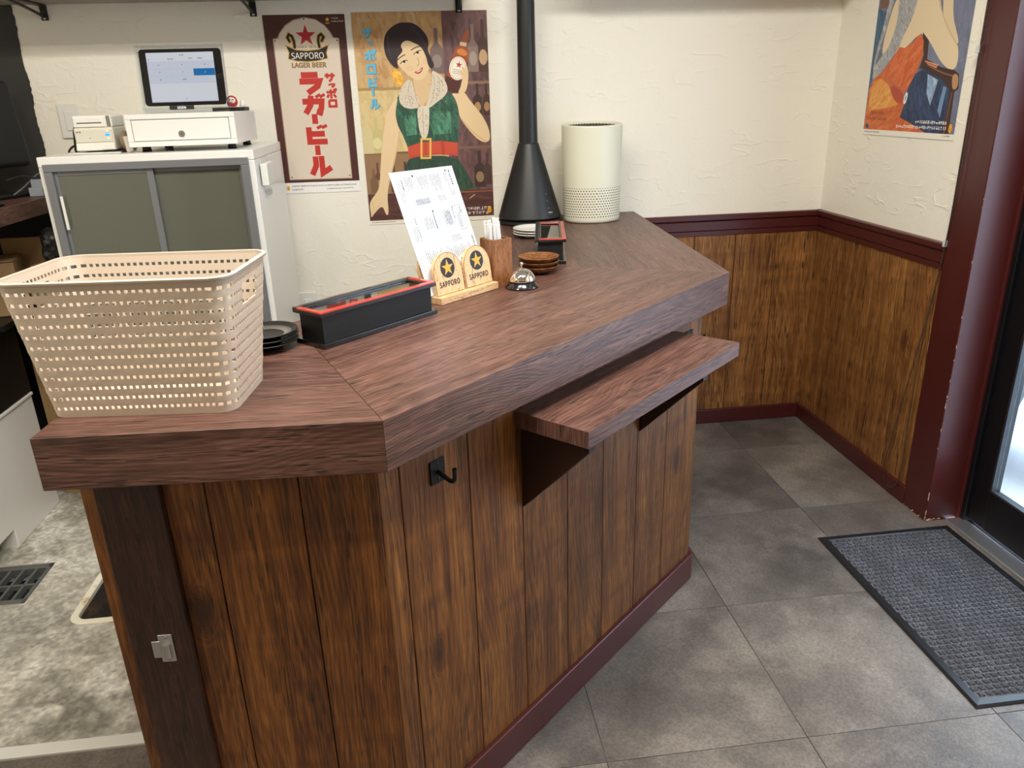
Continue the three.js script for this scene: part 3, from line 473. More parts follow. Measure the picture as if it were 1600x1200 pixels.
// poster with an orange gown, lower two thirds in view
function posterOrange() {
  const W = 1000, Hh = 1470, [c, g] = canvas(W, Hh), pt = painter(g, W, Hh), { X, Y } = pt;
  g.fillStyle = '#6e7488'; g.fillRect(0, 0, W, Hh); pt.strokes([0, 0, 1000, 0, 1000, 990, 0, 990], ['#78809a', '#656b80', '#7d8296', '#5d6379'], 900, 120, 30, 1.2);
  pt.blob([0, 440, 121, 470, 58, 703, 12, 790, 0, 800], '#3f5f78', false); pt.strokes([0, 440, 121, 470, 58, 703, 0, 800], ['#55798f', '#2f4a63', '#466a84'], 90, 50, 10, 1.3); pt.rect(20, 405, 120, 40, '#7a5a52');
  const skin = '#e2cdaa', skin2 = '#cbb08a';
  // head and shoulders above the frame edge
  pt.oval(420, 150, 130, 120, '#2c1f22'); pt.oval(440, 170, 90, 85, skin); pt.blob([380, 240, 500, 240, 560, 330, 700, 360, 740, 420, 640, 470, 300, 470, 240, 400, 320, 330], skin);
  pt.blob([457, 400, 632, 400, 734, 538, 866, 618, 913, 642, 929, 697, 909, 729, 839, 723, 743, 682, 633, 612, 529, 564, 371, 630, 285, 640, 140, 660, 102, 620, 162, 468, 215, 400], skin); pt.blob([640, 250, 760, 240, 801, 515, 892, 601, 913, 640, 800, 592, 718, 528, 690, 400], '#dcc6a2'); pt.curve([660, 455, 720, 530, 905, 640], skin2, 8);
  for (const f of [[230, 380, 457, 400, 408, 513, 338, 574, 308, 620, 199, 686, 120, 729, 46, 755, 27, 735, 50, 682, 176, 622, 206, 587, 249, 513], [129, 400, 186, 400, 129, 532, 67, 645, 27, 746, 27, 659, 86, 535]]) { pt.blob(f, '#a3a4a6'); pt.strokes(f, ['#c4c4c2', '#8a8c90', '#b5b2ac', '#dcdad4', '#77797e'], 420, 26, 7, 1.0); }
  const top = [526, 572, 565, 604, 581, 663, 539, 725, 481, 779, 455, 815, 408, 799, 269, 761, 121, 732, 224, 676, 314, 618, 371, 626, 444, 608]; 
  const sk = [120, 729, 270, 764, 424, 804, 452, 861, 424, 917, 541, 938, 735, 980, 0, 980, 12, 790, 58, 747];
  const ch = [611, 715, 767, 745, 899, 761, 950, 982, 735, 982, 541, 938, 424, 917, 452, 861, 470, 784, 530, 735];
  pt.blob(ch, '#26395c', false); pt.strokes(ch, ['#1a2947', '#3a5580', '#2d4569', '#152038'], 260, 80, 16, 1.4);
  pt.blob([656, 738, 768, 764, 729, 866, 674, 816], '#86a3c4', false); pt.strokes([656, 738, 768, 764, 729, 866, 674, 816], ['#a9c1da', '#6687ad', '#c0d0e0'], 50, 40, 7, 1.2); pt.blob([830, 789, 861, 794, 843, 914, 808, 885], '#6f8fb6', false);
  pt.blob([543, 569, 619, 606, 628, 679, 778, 714, 909, 729, 956, 744, 974, 799, 941, 813, 950, 982, 893, 984, 900, 808, 796, 760, 611, 717, 561, 716, 585, 663], '#3a2320', false); pt.curve([640, 700, 760, 735, 900, 750], '#8d5a3e', 8); pt.blob([605, 683, 751, 704, 733, 718, 628, 696], '#d59a78', false); pt.curve([612, 690, 740, 711], '#a8482e', 5); pt.blob([892, 743, 953, 744, 968, 797, 917, 808], '#b98a5e'); pt.curve([920, 815, 910, 900, 905, 975], '#7d4e3a', 9);
  pt.blob(top, '#cf6534', false); pt.strokes(top, ['#d9733f', '#c0552a', '#e0834c', '#b84c28'], 200, 90, 11, 2.3);
  pt.blob(sk, '#c9602f', false); pt.strokes(sk, ['#d3703a', '#b85428', '#df8748', '#c86a30'], 240, 110, 14, 2.6); pt.blob([116, 740, 247, 777, 311, 835, 400, 862, 269, 878, 32, 891, 28, 790], '#dc9243'); pt.strokes([116, 740, 247, 777, 311, 835, 269, 878, 32, 891, 28, 790], ['#e5a454', '#d28436', '#e9b264'], 120, 90, 12, 2.4); pt.blob([250, 770, 424, 806, 440, 860, 330, 850], '#b04a30');
  pt.oval(458, 835, 18, 26, '#e8e6e0', 0.2); pt.oval(458, 835, 8, 13, '#9aa0a8', 0.2);
  g.strokeStyle = '#6b3a1c'; line(g, X(75), Y(893), 8, X(19), 2.4); line(g, X(25), Y(918), 10, X(23), 2.6);
  g.strokeStyle = '#f6f1ea'; line(g, X(600), Y(926), 15, X(20), 2.6); line(g, X(395), Y(948), 25, X(20), 2.6); handIcon(g, X(957), Y(953), X(22)); pt.blob([12, 958, 40, 945, 70, 965, 40, 972], '#3f4f66', false);
  pt.rect(0, 976, 1000, 24, '#ece8de'); g.strokeStyle = '#5e5a54'; line(g, X(15), Y(983), 18, X(10), 1.4); star(g, X(900), Y(986), X(9), '#d8a32c'); line(g, X(915), Y(982), 5, X(9), 1.4);
  return canvasTex(c);
}
function sheet(name, w, h, tex, label, category, pos, rot, group, rough = 0.55) {
  const g = bx(w, h, 0.0008), side = std({ color: '#e8e4da', roughness: 0.8 }), front = std({ map: tex, roughness: rough });
  const m = new THREE.Mesh(g, [side, side, side, side, front, side]); m.name = numbered(name); m.position.set(...pos); m.rotation.set(...rot); scene.add(m); tag(m, label, category, group); return m;
}
sheet('poster', 0.2866, 0.6171, posterLager(), 'tall brown wood-grain lager poster with red star and red katakana', 'poster', [-2.0288, 1.3978, 0.002], [0, 0, -0.004]);
sheet('poster', 0.4871, 0.7532, posterGreen(), 'beer poster of a woman in a green dress holding a bottle', 'poster', [-1.6171, 1.3333, 0.002], [0, 0, 0]);
sheet('poster', 0.51, 0.757, posterOrange(), 'beer poster of a seated woman in an orange gown beside the door casing', 'poster', [-0.002, 1.621, 0.508], [0, -Math.PI / 2, 0]);

// ---------------------------------------------------------------- things on the counter
const font = await new FontLoader().loadAsync('fonts/droid/droid_sans_bold.typeface.json');
function lettering(text, size, depth = 0.0004) { const g = new TextGeometry(text, { font, size, depth, curveSegments: 4, bevelEnabled: false }); g.computeBoundingBox(); const b = g.boundingBox; g.translate(-(b.min.x + b.max.x) / 2, -(b.min.y + b.max.y) / 2, 0); return g; }
// ---- woven plastic basket with real openings
function roundedRectPoint(w, d, r, side, t) {     // side 0..7: straight, corner, straight, ...
  const hw = w / 2 - r, hd = d / 2 - r;
  switch (side) {
    case 0: return [-hw + 2 * hw * t, d / 2, 0, 1];
    case 1: { const a = Math.PI / 2 * (1 - t); return [hw + r * Math.cos(a), hd + r * Math.sin(a), Math.cos(a), Math.sin(a)]; }
    case 2: return [w / 2, hd - 2 * hd * t, 1, 0];
    case 3: { const a = -Math.PI / 2 * t; return [hw + r * Math.cos(a), -hd + r * Math.sin(a), Math.cos(a), Math.sin(a)]; }
    case 4: return [hw - 2 * hw * t, -d / 2, 0, -1];
    case 5: { const a = -Math.PI / 2 - Math.PI / 2 * t; return [-hw + r * Math.cos(a), -hd + r * Math.sin(a), Math.cos(a), Math.sin(a)]; }
    case 6: return [-w / 2, -hd + 2 * hd * t, -1, 0];
    default: { const a = Math.PI - Math.PI / 2 * t; return [-hw + r * Math.cos(a), hd + r * Math.sin(a), Math.cos(a), Math.sin(a)]; }
  }
}
{
  const hgt = 0.217, bw = 0.288, bd = 0.168, tw = 0.342, td = 0.214;
  const t = thing('storage_basket', 'beige woven plastic storage basket with rows of small openings on the counter end', 'basket', [-2.108, H + 0.0002, 1.826], -0.11);
  const mat = std({ color: '#c6b7a6', roughness: 0.42 });
  const cols = [];                                   // [side, t, solidToNext, index]
  const cnt = [26, 3, 15, 3, 26, 3, 15, 3]; let ci = 0;
  for (let s = 0; s < 8; s++) for (let k = 0; k < cnt[s]; k++) { cols.push([s, (k + 0.02) / cnt[s], 'hole', ci]); cols.push([s, (k + 0.62) / cnt[s], 'rib', ci]); ci++; }
  const rows = [[0, 'band', -1], [0.004, 'band', -1]]; const n = 12, y0 = 0.012, pitch = (hgt - 0.0255 - 0.0056) / (n - 1);
  for (let i = 0; i < n; i++) { const y = y0 + i * pitch; rows.push([y, 'hole', i], [y + 0.0056, 'band', i], [y + 0.0056 + (pitch - 0.0056) * 0.5, 'band', i]); }
  rows.pop(); rows.push([hgt - 0.004, 'band', n], [hgt, 'end', n]);
  const NC = cols.length, NR = rows.length, pos = [], idx = [];
  const pt = (c, r, inner) => {
    const [s, tt, , k] = cols[c % NC], y = rows[r][0], q = y / hgt, rr = 0.026 + 0.006 * q;
    const [x, z, nx, nz] = roundedRectPoint(bw + (tw - bw) * q, bd + (td - bd) * q, rr, s, tt);
    const kind = rows[r][1], ri = rows[r][2]; let o = inner ? -0.0022 : 0;
    if (!inner && ri >= 0 && ri < n && r > 1 && rows[r - 1][1] === 'band' && kind === 'band') o += (((k >> 1) + ri) % 2 ? 0.0007 : -0.0002);
    return [x + nx * o, y, z + nz * o];
  };
  for (const inn of [0, 1]) for (let r = 0; r < NR; r++) for (let c = 0; c < NC; c++) pos.push(...pt(c, r, inn));
  const id = (c, r, inn) => inn * NR * NC + r * NC + ((c + NC) % NC);
  const solid = (c, r) => {
    if (r < 0 || r >= NR - 1) return false;
    const cc = cols[(c + NC) % NC], y = (rows[r][0] + rows[r + 1][0]) / 2;
    if ((cc[0] === 2 || cc[0] === 6) && Math.abs(cc[1] - 0.48) < 0.235 && y > 0.160 && y < 0.192) return false;
    return !(rows[r][1] === 'hole' && cc[2] === 'hole');
  };
  const quad = (a, b, c, d) => idx.push(a, b, c, a, c, d);
  for (let r = 0; r < NR - 1; r++) for (let c = 0; c < NC; c++) {
    if (!solid(c, r)) continue;
    quad(id(c, r, 0), id(c + 1, r, 0), id(c + 1, r + 1, 0), id(c, r + 1, 0));
    quad(id(c + 1, r, 1), id(c, r, 1), id(c, r + 1, 1), id(c + 1, r + 1, 1));
    if (!solid(c + 1, r)) quad(id(c + 1, r, 0), id(c + 1, r, 1), id(c + 1, r + 1, 1), id(c + 1, r + 1, 0));
    if (!solid(c - 1, r)) quad(id(c, r, 1), id(c, r, 0), id(c, r + 1, 0), id(c, r + 1, 1));
    if (!solid(c, r + 1)) quad(id(c, r + 1, 0), id(c + 1, r + 1, 0), id(c + 1, r + 1, 1), id(c, r + 1, 1));
    if (!solid(c, r - 1)) quad(id(c, r, 1), id(c + 1, r, 1), id(c + 1, r, 0), id(c, r, 0));
  }
  let g = new THREE.BufferGeometry(); g.setAttribute('position', new THREE.Float32BufferAttribute(pos, 3)); g.setIndex(idx); g = toCreasedNormals(g, 0.5);
  part('woven_wall', g, mat, t);
  const bs = rrect(0, 0, bw, bd, 0.026), bg = new THREE.ExtrudeGeometry(bs, { depth: 0.003, bevelEnabled: false }); bg.rotateX(-Math.PI / 2); part('base', bg, mat, t, [0, 0.0003, 0]);
  // rolled rim
  const prof = [[-0.0025, -0.003], [0.003, -0.0035], [0.0045, -0.002], [0.0045, 0.0005], [0.0025, 0.002], [-0.0025, 0.0015]], ps = [], ii = [], M = 96, side = [0, 1, 2, 3, 4, 5, 6, 7], pts = [];
  for (const s of side) for (let k = 0; k < (s % 2 ? 6 : 2); k++) pts.push(roundedRectPoint(tw, td, 0.032, s, k / (s % 2 ? 6 : 2)));
  const N = pts.length; for (const [x, z, nx, nz] of pts) for (const [o, y] of prof) ps.push(x + nx * o, hgt + y, z + nz * o);
  for (let i = 0; i < N; i++) for (let j = 0; j < 6; j++) { const a = i * 6 + j, b = i * 6 + (j + 1) % 6, c2 = ((i + 1) % N) * 6 + (j + 1) % 6, d = ((i + 1) % N) * 6 + j; ii.push(a, d, c2, a, c2, b); }
  let rg = new THREE.BufferGeometry(); rg.setAttribute('position', new THREE.Float32BufferAttribute(ps, 3)); rg.setIndex(ii); rg = toCreasedNormals(rg, 0.9); part('rim', rg, mat, t);
}
// ---- stacks of plates
function plateStack(name, category, n, pitch, geo, mat, x, z, labels, group, extra) {
  for (let i = 0; i < n; i++) { const m = part(numbered(name), geo, mat, scene, [x + 0.002 * (rnd() - 0.5), H + 0.0003 + i * pitch, z + 0.002 * (rnd() - 0.5)], [0, rnd() * 6, 0]); tag(m, labels[i], category, group); if (extra) extra(m); }
}
const mDarkPlate = std({ color: '#1b1917', roughness: 0.36 });
{
  const R = 0.062, geo = merge([lathe([[0.0001, 0.004], [0.026, 0.004], [0.03, 0.0055], [0.056, 0.013], [R, 0.0165], [R, 0.018], [R - 0.003, 0.0178], [0.05, 0.0125], [0.034, 0.0075], [0.03, 0.0062], [0.0001, 0.0062]], 56), lathe([[0.024, 0.0042], [0.026, 0], [0.029, 0], [0.031, 0.0052]], 40)]);
  const ribs = []; for (let i = 0; i < 72; i++) { const b = bx(0.02, 0.0007, 0.0011); b.rotateZ(0.24); b.translate(0.045, 0.0109, 0); b.rotateY(i / 72 * 6.2832); ribs.push(b); }
  const rg = merge(ribs), rm = std({ color: '#8f8a82', roughness: 0.5 });
  plateStack('dark_plate', 'plate', 3, 0.0095, geo, mDarkPlate, -1.982, 1.588, ['bottom dark ceramic plate of the stack between basket and lacquer box', 'middle dark ceramic plate of the stack between basket and lacquer box', 'top dark ceramic plate with pale radial grooves beside the basket'], 'dark plates beside the basket', null);
  const topPlate = scene.getObjectByName('dark_plate_002'); const rmesh = part('radial_grooves', rg, rm, topPlate); rmesh.userData.kind = 'stuff';
}
{
  const geo = lathe([[0.0001, 0.001], [0.024, 0], [0.034, 0.004], [0.05, 0.013], [0.0555, 0.0195], [0.0555, 0.021], [0.053, 0.021], [0.046, 0.0155], [0.034, 0.008], [0.022, 0.0055], [0.0001, 0.005]], 48);
  const p = geo.attributes.position, uv = new Float32Array(p.count * 2); for (let i = 0; i < p.count; i++) { uv[2 * i] = p.getX(i) + p.getY(i) * 0.5; uv[2 * i + 1] = p.getZ(i) + p.getY(i) * 0.7; } geo.setAttribute('uv', new THREE.BufferAttribute(uv, 2));
  plateStack('wooden_saucer', 'saucer', 3, 0.0125, geo, mAcacia, -1.358, 1.045, ['bottom brown wooden saucer of the stack behind the bell', 'middle brown wooden saucer of the stack behind the bell', 'top brown wooden saucer of the stack behind the bell'], 'wooden saucers behind the bell');
}
{
  const geo = lathe([[0.0001, 0.002], [0.03, 0.002], [0.031, 0], [0.034, 0], [0.036, 0.003], [0.055, 0.008], [0.07, 0.0125], [0.0705, 0.0145], [0.068, 0.0148], [0.05, 0.0095], [0.036, 0.006], [0.0001, 0.0055]], 56);
  plateStack('white_plate', 'plate', 3, 0.0085, geo, phys({ color: '#e9e7df', roughness: 0.25, clearcoat: 0.4 }), -1.285, 0.475, ['bottom white plate of the stack behind the end-on lacquer box', 'middle white plate of the stack behind the end-on lacquer box', 'top white plate of the stack behind the end-on lacquer box'], 'white plates near the fan');
}
// ---- lacquer cutlery boxes
function lacquerBox(x, z, turn, label) {
  const t = thing('cutlery_box', label, 'box', [x, H + 0.0003, z], turn, 'black lacquer cutlery boxes');
  const L = 0.298, Wd = 0.070, h = 0.062;
  part('plinth', rb(L + 0.018, 0.01, Wd + 0.018, 0.0015), mLacquer, t, [0, 0.005, 0]);
  const w = 0.005; const mBody = mLacquerBody;
  part('body', merge([mv(bx(L, h - 0.01, w), 0, 0, Wd / 2 - w / 2), mv(bx(L, h - 0.01, w), 0, 0, -Wd / 2 + w / 2), mv(bx(w, h - 0.01, Wd - 2 * w), L / 2 - w / 2, 0, 0), mv(bx(w, h - 0.01, Wd - 2 * w), -L / 2 + w / 2, 0, 0)]), mBody, t, [0, 0.01 + (h - 0.01) / 2, 0]);
  const lid = part('lid_frame', (() => { const s = new THREE.Shape([[-L / 2 - 0.009, -Wd / 2 - 0.009], [L / 2 + 0.009, -Wd / 2 - 0.009], [L / 2 + 0.009, Wd / 2 + 0.009], [-L / 2 - 0.009, Wd / 2 + 0.009]].map((p) => new THREE.Vector2(...p))); const q = new THREE.Path([[-L / 2 + 0.008, -Wd / 2 + 0.008], [L / 2 - 0.008, -Wd / 2 + 0.008], [L / 2 - 0.008, Wd / 2 - 0.008], [-L / 2 + 0.008, Wd / 2 - 0.008]].map((p) => new THREE.Vector2(...p))); s.holes.push(q); const g = new THREE.ExtrudeGeometry(s, { depth: 0.006, bevelEnabled: true, bevelSize: 0.002, bevelThickness: 0.0015, bevelOffset: -0.002, bevelSegments: 2 }); g.rotateX(-Math.PI / 2); return g; })(), mLacquer, t, [0, h + 0.0016, 0]);
  const red = []; for (const [ww, dd, xx, zz] of [[L + 0.0185, 0.012, 0, Wd / 2 + 0.003], [L + 0.0185, 0.012, 0, -Wd / 2 - 0.003], [0.012, Wd - 0.0062, L / 2 + 0.003, 0], [0.012, Wd - 0.0062, -L / 2 - 0.003, 0]]) red.push(mv(rb(ww, 0.0045, dd, 0.0015), xx, 0.0078, zz));
  part('red_edge', merge([red[0], red[2], red[3]]), mLacquerRed, lid); part('black_edge', red[1], mLacquer, lid);
  part('glass_lid', bx(L - 0.014, 0.002, Wd - 0.014), mGlass, lid, [0, 0.003, 0]);
  return t;
}
const box1 = lacquerBox(-1.786, 1.487, 0.775, 'long black lacquer cutlery box with red lid edge beside the dark plates');
const box2 = lacquerBox(-1.283, 0.795, Math.PI / 2 - 0.16, 'black lacquer box with framed glass lid standing end-on behind the saucers');
// contents seen through the first lid
{
  const cols = ['#b8b0a2', '#8e2a22', '#c9c2b4', '#3a2620', '#cfc6b8', '#b79f78'];
  const ang = 0.775, ca = Math.cos(ang), sa = Math.sin(ang); let x0 = -0.14;
  for (let i = 0; i < 6; i++) { const w = [0.05, 0.045, 0.06, 0.02, 0.035, 0.05][i]; const cx = x0 + w / 2; x0 += w + 0.003; tag(part(numbered('napkin_packet'), rb(w, 0.035, 0.052, 0.003), std({ color: cols[i], roughness: 0.6 }), scene, [-1.786 + ca * cx, H + 0.0303, 1.487 - sa * cx], [0, ang, 0]), ['pale grey packet under the glass lid near the red end', 'dark red packet under the glass lid of the long box', 'wide cream packet under the glass lid of the long box', 'dark brown packet under the glass lid of the long box', 'narrow cream packet under the glass lid of the long box', 'tan packet under the glass lid near the menu stand'][i], 'packet', 'packets in the long lacquer box'); }
}
// ---- menu stands with the star emblem
const MR = 0.377;
function menuStand(s, label) {
  const c = SN(s, -0.4365), t = thing('menu_stand', label, 'menu stand', [c[0], H + 0.0003, c[1]], TH, 'arched wooden menu stands');
  part('base', grainUV(rb(0.1015, 0.017, 0.074, 0.0015), 'x', s, 0.1), mPale, t, [0, 0.0085, 0]);
  const arch = (d) => { const w = 0.047, h = 0.096, sh = new THREE.Shape(); sh.moveTo(-w, 0); sh.lineTo(w, 0); sh.lineTo(w, h - w); sh.absarc(0, h - w, w, 0, Math.PI); sh.lineTo(-w, 0); const g = new THREE.ExtrudeGeometry(sh, { depth: d, bevelEnabled: true, bevelSize: 0.001, bevelThickness: 0.001, bevelOffset: -0.001, bevelSegments: 1, curveSegments: 20 }); return grainUV(g, 'y', s * 1.3, 0.05); };
  const f = part('front_plate', arch(0.009), mPale, t, [0, 0.0165, 0.012], [-0.16, 0, 0]);
  part('back_plate', arch(0.007), mPale, t, [0, 0.0165, -0.022], [-MR, 0, 0]);
  const eg = []; for (let i = 0; i <= 24; i++) { const a = Math.PI * i / 24; eg.push([0.0464 * Math.cos(a), 0.049 + 0.0464 * Math.sin(a), 0.0099]); } part('edge_line', tube([[0.0464, 0.001, 0.0099], [0.0464, 0.03, 0.0099], ...eg, [-0.0464, 0.03, 0.0099], [-0.0464, 0.001, 0.0099]], 0.0006, 60, 6), std({ color: '#8a5f3a', roughness: 0.6 }), f);
  const z = 0.0101;
  part('emblem_disc', new THREE.CylinderGeometry(0.0235, 0.0235, 0.0004, 40).rotateX(Math.PI / 2), std({ color: '#15130f', roughness: 0.5 }), f, [0, 0.060, z]);
  const ss = new THREE.Shape(); for (let i = 0; i < 10; i++) { const a = Math.PI / 2 + i * Math.PI / 5, r = i % 2 ? 0.0076 : 0.0198; i ? ss.lineTo(r * Math.cos(a), r * Math.sin(a)) : ss.moveTo(r * Math.cos(a), r * Math.sin(a)); } ss.closePath();
  part('emblem_star', new THREE.ExtrudeGeometry(ss, { depth: 0.0004, bevelEnabled: false }), std({ color: '#e0a022', roughness: 0.45 }), f, [0, 0.060, z + 0.0002]);
  const lg = lettering('SAPPORO', 0.0125); lg.computeBoundingBox(); lg.scale(0.068 / (lg.boundingBox.max.x - lg.boundingBox.min.x), 1.05, 1); part('lettering', lg, std({ color: '#15130f', roughness: 0.5 }), f, [0, 0.0235, z]);
  const ln = []; for (let i = 0; i < 9; i++) ln.push(mv(bx(0.0035 + 0.002 * rnd(), 0.0004, 0.0012), -0.028 + i * 0.007, 0, 0)); part('small_print', merge(ln), std({ color: '#7b5b3a', roughness: 0.6 }), t, [0, 0.0171, 0.0315]).userData.kind = 'stuff';
}
menuStand(0.5875, 'arched pale wood menu stand with star emblem beside the lacquer box');
menuStand(0.6895, 'arched pale wood menu stand with star emblem beside the teak straw holder');
{
  const W = 900, Hh = 1273, [c, g] = canvas(W, Hh); g.fillStyle = '#cdd0d8'; g.fillRect(0, 0, W, Hh);
  g.fillStyle = '#b4b8c2'; for (const [x, y, w, h] of [[150, 250, 330, 120], [130, 560, 120, 160], [360, 480, 150, 200], [560, 450, 110, 170], [650, 560, 60, 90], [260, 980, 200, 90]]) { g.beginPath(); g.ellipse(x + w / 2, y + h / 2, w / 2, h / 2, 0, 0, 6.2832); g.fill(); }
  g.strokeStyle = '#101216';
  const col = (x, y, n, s, lw) => line(g, x, y, n, s, lw * 1.35, true);
  col(815, 40, 6, 26, 3.4); col(765, 34, 1, 26, 5); col(765, 66, 16, 11, 1.7); col(738, 60, 9, 11, 1.7); for (let i = 0; i < 8; i++) col(660 - i * 20, 56 + (i % 3) * 10, 10 + (i * 5 % 7), 11, 1.6);
  for (let i = 0; i < 7; i++) col(470 - i * 20, 60 + (i % 2) * 14, 9 + (i * 3 % 6), 11, 1.6); col(280, 46, 1, 26, 5); for (let i = 0; i < 5; i++) col(255 - i * 22, 60, 8 + (i * 3 % 5), 11, 1.6); col(120, 80, 7, 16, 2.4); for (let i = 0; i < 3; i++) col(60 + i * 22, 80, 22, 10, 1.2);
  for (let i = 0; i < 10; i++) col(235 + i * 20, 300, 5, 11, 1.6); for (let i = 0; i < 5; i++) col(560 + i * 22, 290, 5, 11, 1.6); for (let i = 0; i < 3; i++) col(770 + i * 18, 260, 5, 11, 1.6);
  g.lineWidth = 3; g.strokeRect(735, 420, 95, 260); col(800, 440, 3, 22, 2.4); for (let i = 0; i < 3; i++) col(745 + i * 17, 500, 15, 10, 1.4);
  col(690, 420, 1, 26, 5); col(690, 450, 7, 14, 2.4); for (let i = 0; i < 6; i++) col(640 - i * 20, 440 + (i % 3) * 12, 14, 11, 1.5); col(400, 430, 1, 26, 5); col(400, 460, 12, 13, 2.3); for (let i = 0; i < 6; i++) col(360 - i * 20, 480 + (i % 3) * 10, 11, 11, 1.5); col(130, 480, 4, 18, 2.6); for (let i = 0; i < 4; i++) col(70 + i * 22, 560, 16, 10, 1.2);
  for (let i = 0; i < 6; i++) col(560 + i * 24, 720, 6, 11, 1.6); col(850, 760, 6, 20, 2.8); for (let i = 0; i < 26; i++) col(130 + i * 26, 820 + (i % 4) * 14, 8 + (i * 7 % 9), 11, 1.5); for (let i = 0; i < 26; i++) col(120 + i * 26, 1010 + (i % 3) * 14, 7 + (i * 5 % 8), 11, 1.5);
  g.lineWidth = 1.5; g.beginPath(); g.moveTo(48, 60); g.lineTo(48, 1230); g.stroke();
  const p = SN(0.6345, -0.4295), h = 0.295, yb = 0.019; const mx = sheet('menu_sheet', 0.2087, h, canvasTex(c), 'white laminated menu sheet with small print leaning in the wooden stands', 'menu', [0, 0, 0], [0, 0, 0], undefined, 0.7);
  mx.rotation.set(-MR, TH, 0, 'YXZ'); const cy = H + yb + Math.cos(MR) * h / 2, nn = -Math.sin(MR) * h / 2; mx.position.set(p[0] + NX[0] * nn, cy, p[1] + NX[1] * nn);
}
// ---- teak holder with wrapped straws
{
  const c = [-1.482, 1.152], t = thing('straw_holder', 'square teak straw holder beside the bell', 'holder', [c[0], H + 0.0003, c[1]], 0.5);
  const w = 0.058, h = 0.118, k = 0.005; 
  for (const [x, z, r] of [[0, w / 2 - k / 2, 0], [0, -w / 2 + k / 2, 0]]) part('side_board', grainUV(rb(w, h, k, 0.0008), 'y', rnd(), rnd()), mTeak, t, [x, h / 2, z]);
  for (const x of [-1, 1]) part('side_board', grainUV(rb(k, h, w - 2 * k, 0.0008), 'y', rnd(), rnd()), mTeak, t, [x * (w / 2 - k / 2), h / 2, 0]);
  part('bottom', bx(w - 2 * k, 0.005, w - 2 * k), mTeak, t, [0, 0.003, 0]);
  const sm = std({ color: '#d4d3cf', roughness: 0.6 });
  const geo = merge([mv(rb(0.008, 0.135, 0.0028, 0.001), 0, 0.0675, 0), mv(bx(0.009, 0.012, 0.0006), 0, 0.138, 0)]);
  for (let i = 0; i < 14; i++) { const m = part(numbered('wrapped_straw'), geo, sm, scene, [0, 0, 0]); const a = -0.017 + (i % 7) * 0.0056, b = i < 7 ? -0.008 : 0.007; m.position.set(c[0] + Math.cos(0.5) * a + Math.sin(0.5) * b, H + 0.007, c[1] - Math.sin(0.5) * a + Math.cos(0.5) * b); m.rotation.set((rnd() - 0.5) * 0.08 - (i < 7 ? 0.03 : -0.03), 0.5, 0.05 + (rnd() - 0.5) * 0.08); m.scale.y = 1.04 + 0.08 * rnd(); tag(m, 'white paper-wrapped straw standing in the teak holder', 'straw', 'wrapped straws in the teak holder'); }
}
// ---- call bell
{
  const t = thing('call_bell', 'chrome counter call bell with black base', 'bell', [-1.425, H + 0.0003, 1.205], 0.3);
  part('base', lathe([[0.0001, 0], [0.042, 0], [0.0425, 0.004], [0.034, 0.014], [0.031, 0.017], [0.0001, 0.017]], 48), phys({ color: '#101114', roughness: 0.18, clearcoat: 0.6 }), t);
  const chrome = std({ color: '#e4e2de', roughness: 0.07, metalness: 1 });
  const dome = []; for (let i = 0; i <= 14; i++) { const a = i / 14 * Math.PI / 2; dome.push([0.0345 * Math.cos(a) + 0.0001, 0.018 + 0.03 * Math.sin(a)]); }
  part('dome', lathe([[0.033, 0.0175], ...dome], 56), chrome, t);
  part('plunger', merge([mv(new THREE.CylinderGeometry(0.0022, 0.0022, 0.012, 12), 0, 0.052, 0), mv(new THREE.SphereGeometry(0.0046, 16, 10), 0, 0.0595, 0)]), chrome, t);
}
// ---- pole fan
{
  const t = thing('pole_fan', 'black pole fan with conical base standing in the wall corner of the counter', 'fan', [-1.250, H + 0.0003, 0.145]);
  const mf = std({ color: '#17181a', roughness: 0.42 });
  part('foot', lathe([[0.0001, 0], [0.122, 0], [0.125, 0.004], [0.124, 0.013], [0.112, 0.018], [0.0001, 0.018]], 64), mBlack, t);
  part('cone', lathe([[0.0001, 0.019], [0.116, 0.019], [0.1185, 0.022], [0.118, 0.026], [0.04, 0.281], [0.0385, 0.287], [0.036, 0.288], [0.0001, 0.288]], 64), mf, t);
  part('pole', lathe([[0.035, 0.287], [0.0345, 0.32], [0.0305, 0.84], [0.0295, 1.02], [0.026, 1.035], [0.0001, 1.04]], 40), mf, t);
  const grey = std({ color: '#b5b5b5', roughness: 0.5 });
  const a = 0.6, slope = Math.atan2(0.078, 0.255);
  const place = (g, y, ang, nm) => { const r = 0.118 - (y - 0.026) * 0.306; const m = part(nm, g, grey, t, [Math.sin(ang) * (r + 0.0006), y, Math.cos(ang) * (r + 0.0006)]); m.rotation.set(-slope, ang, 0, 'YXZ'); };
  place(merge([-7.5, -4.5, -1.5, 1.5, 4.5, 7.5].map((x, i) => mv(bx(0.0019, i % 3 ? 0.0042 : 0.0056, 0.0003), x * 0.0012, i % 3 ? -0.0007 : 0, 0))), 0.045, a, 'logo_mark');
  for (const y of [0.06, 0.085, 0.11]) place(new THREE.CircleGeometry(0.0015, 10), y, a - 0.03, 'button_mark');
}
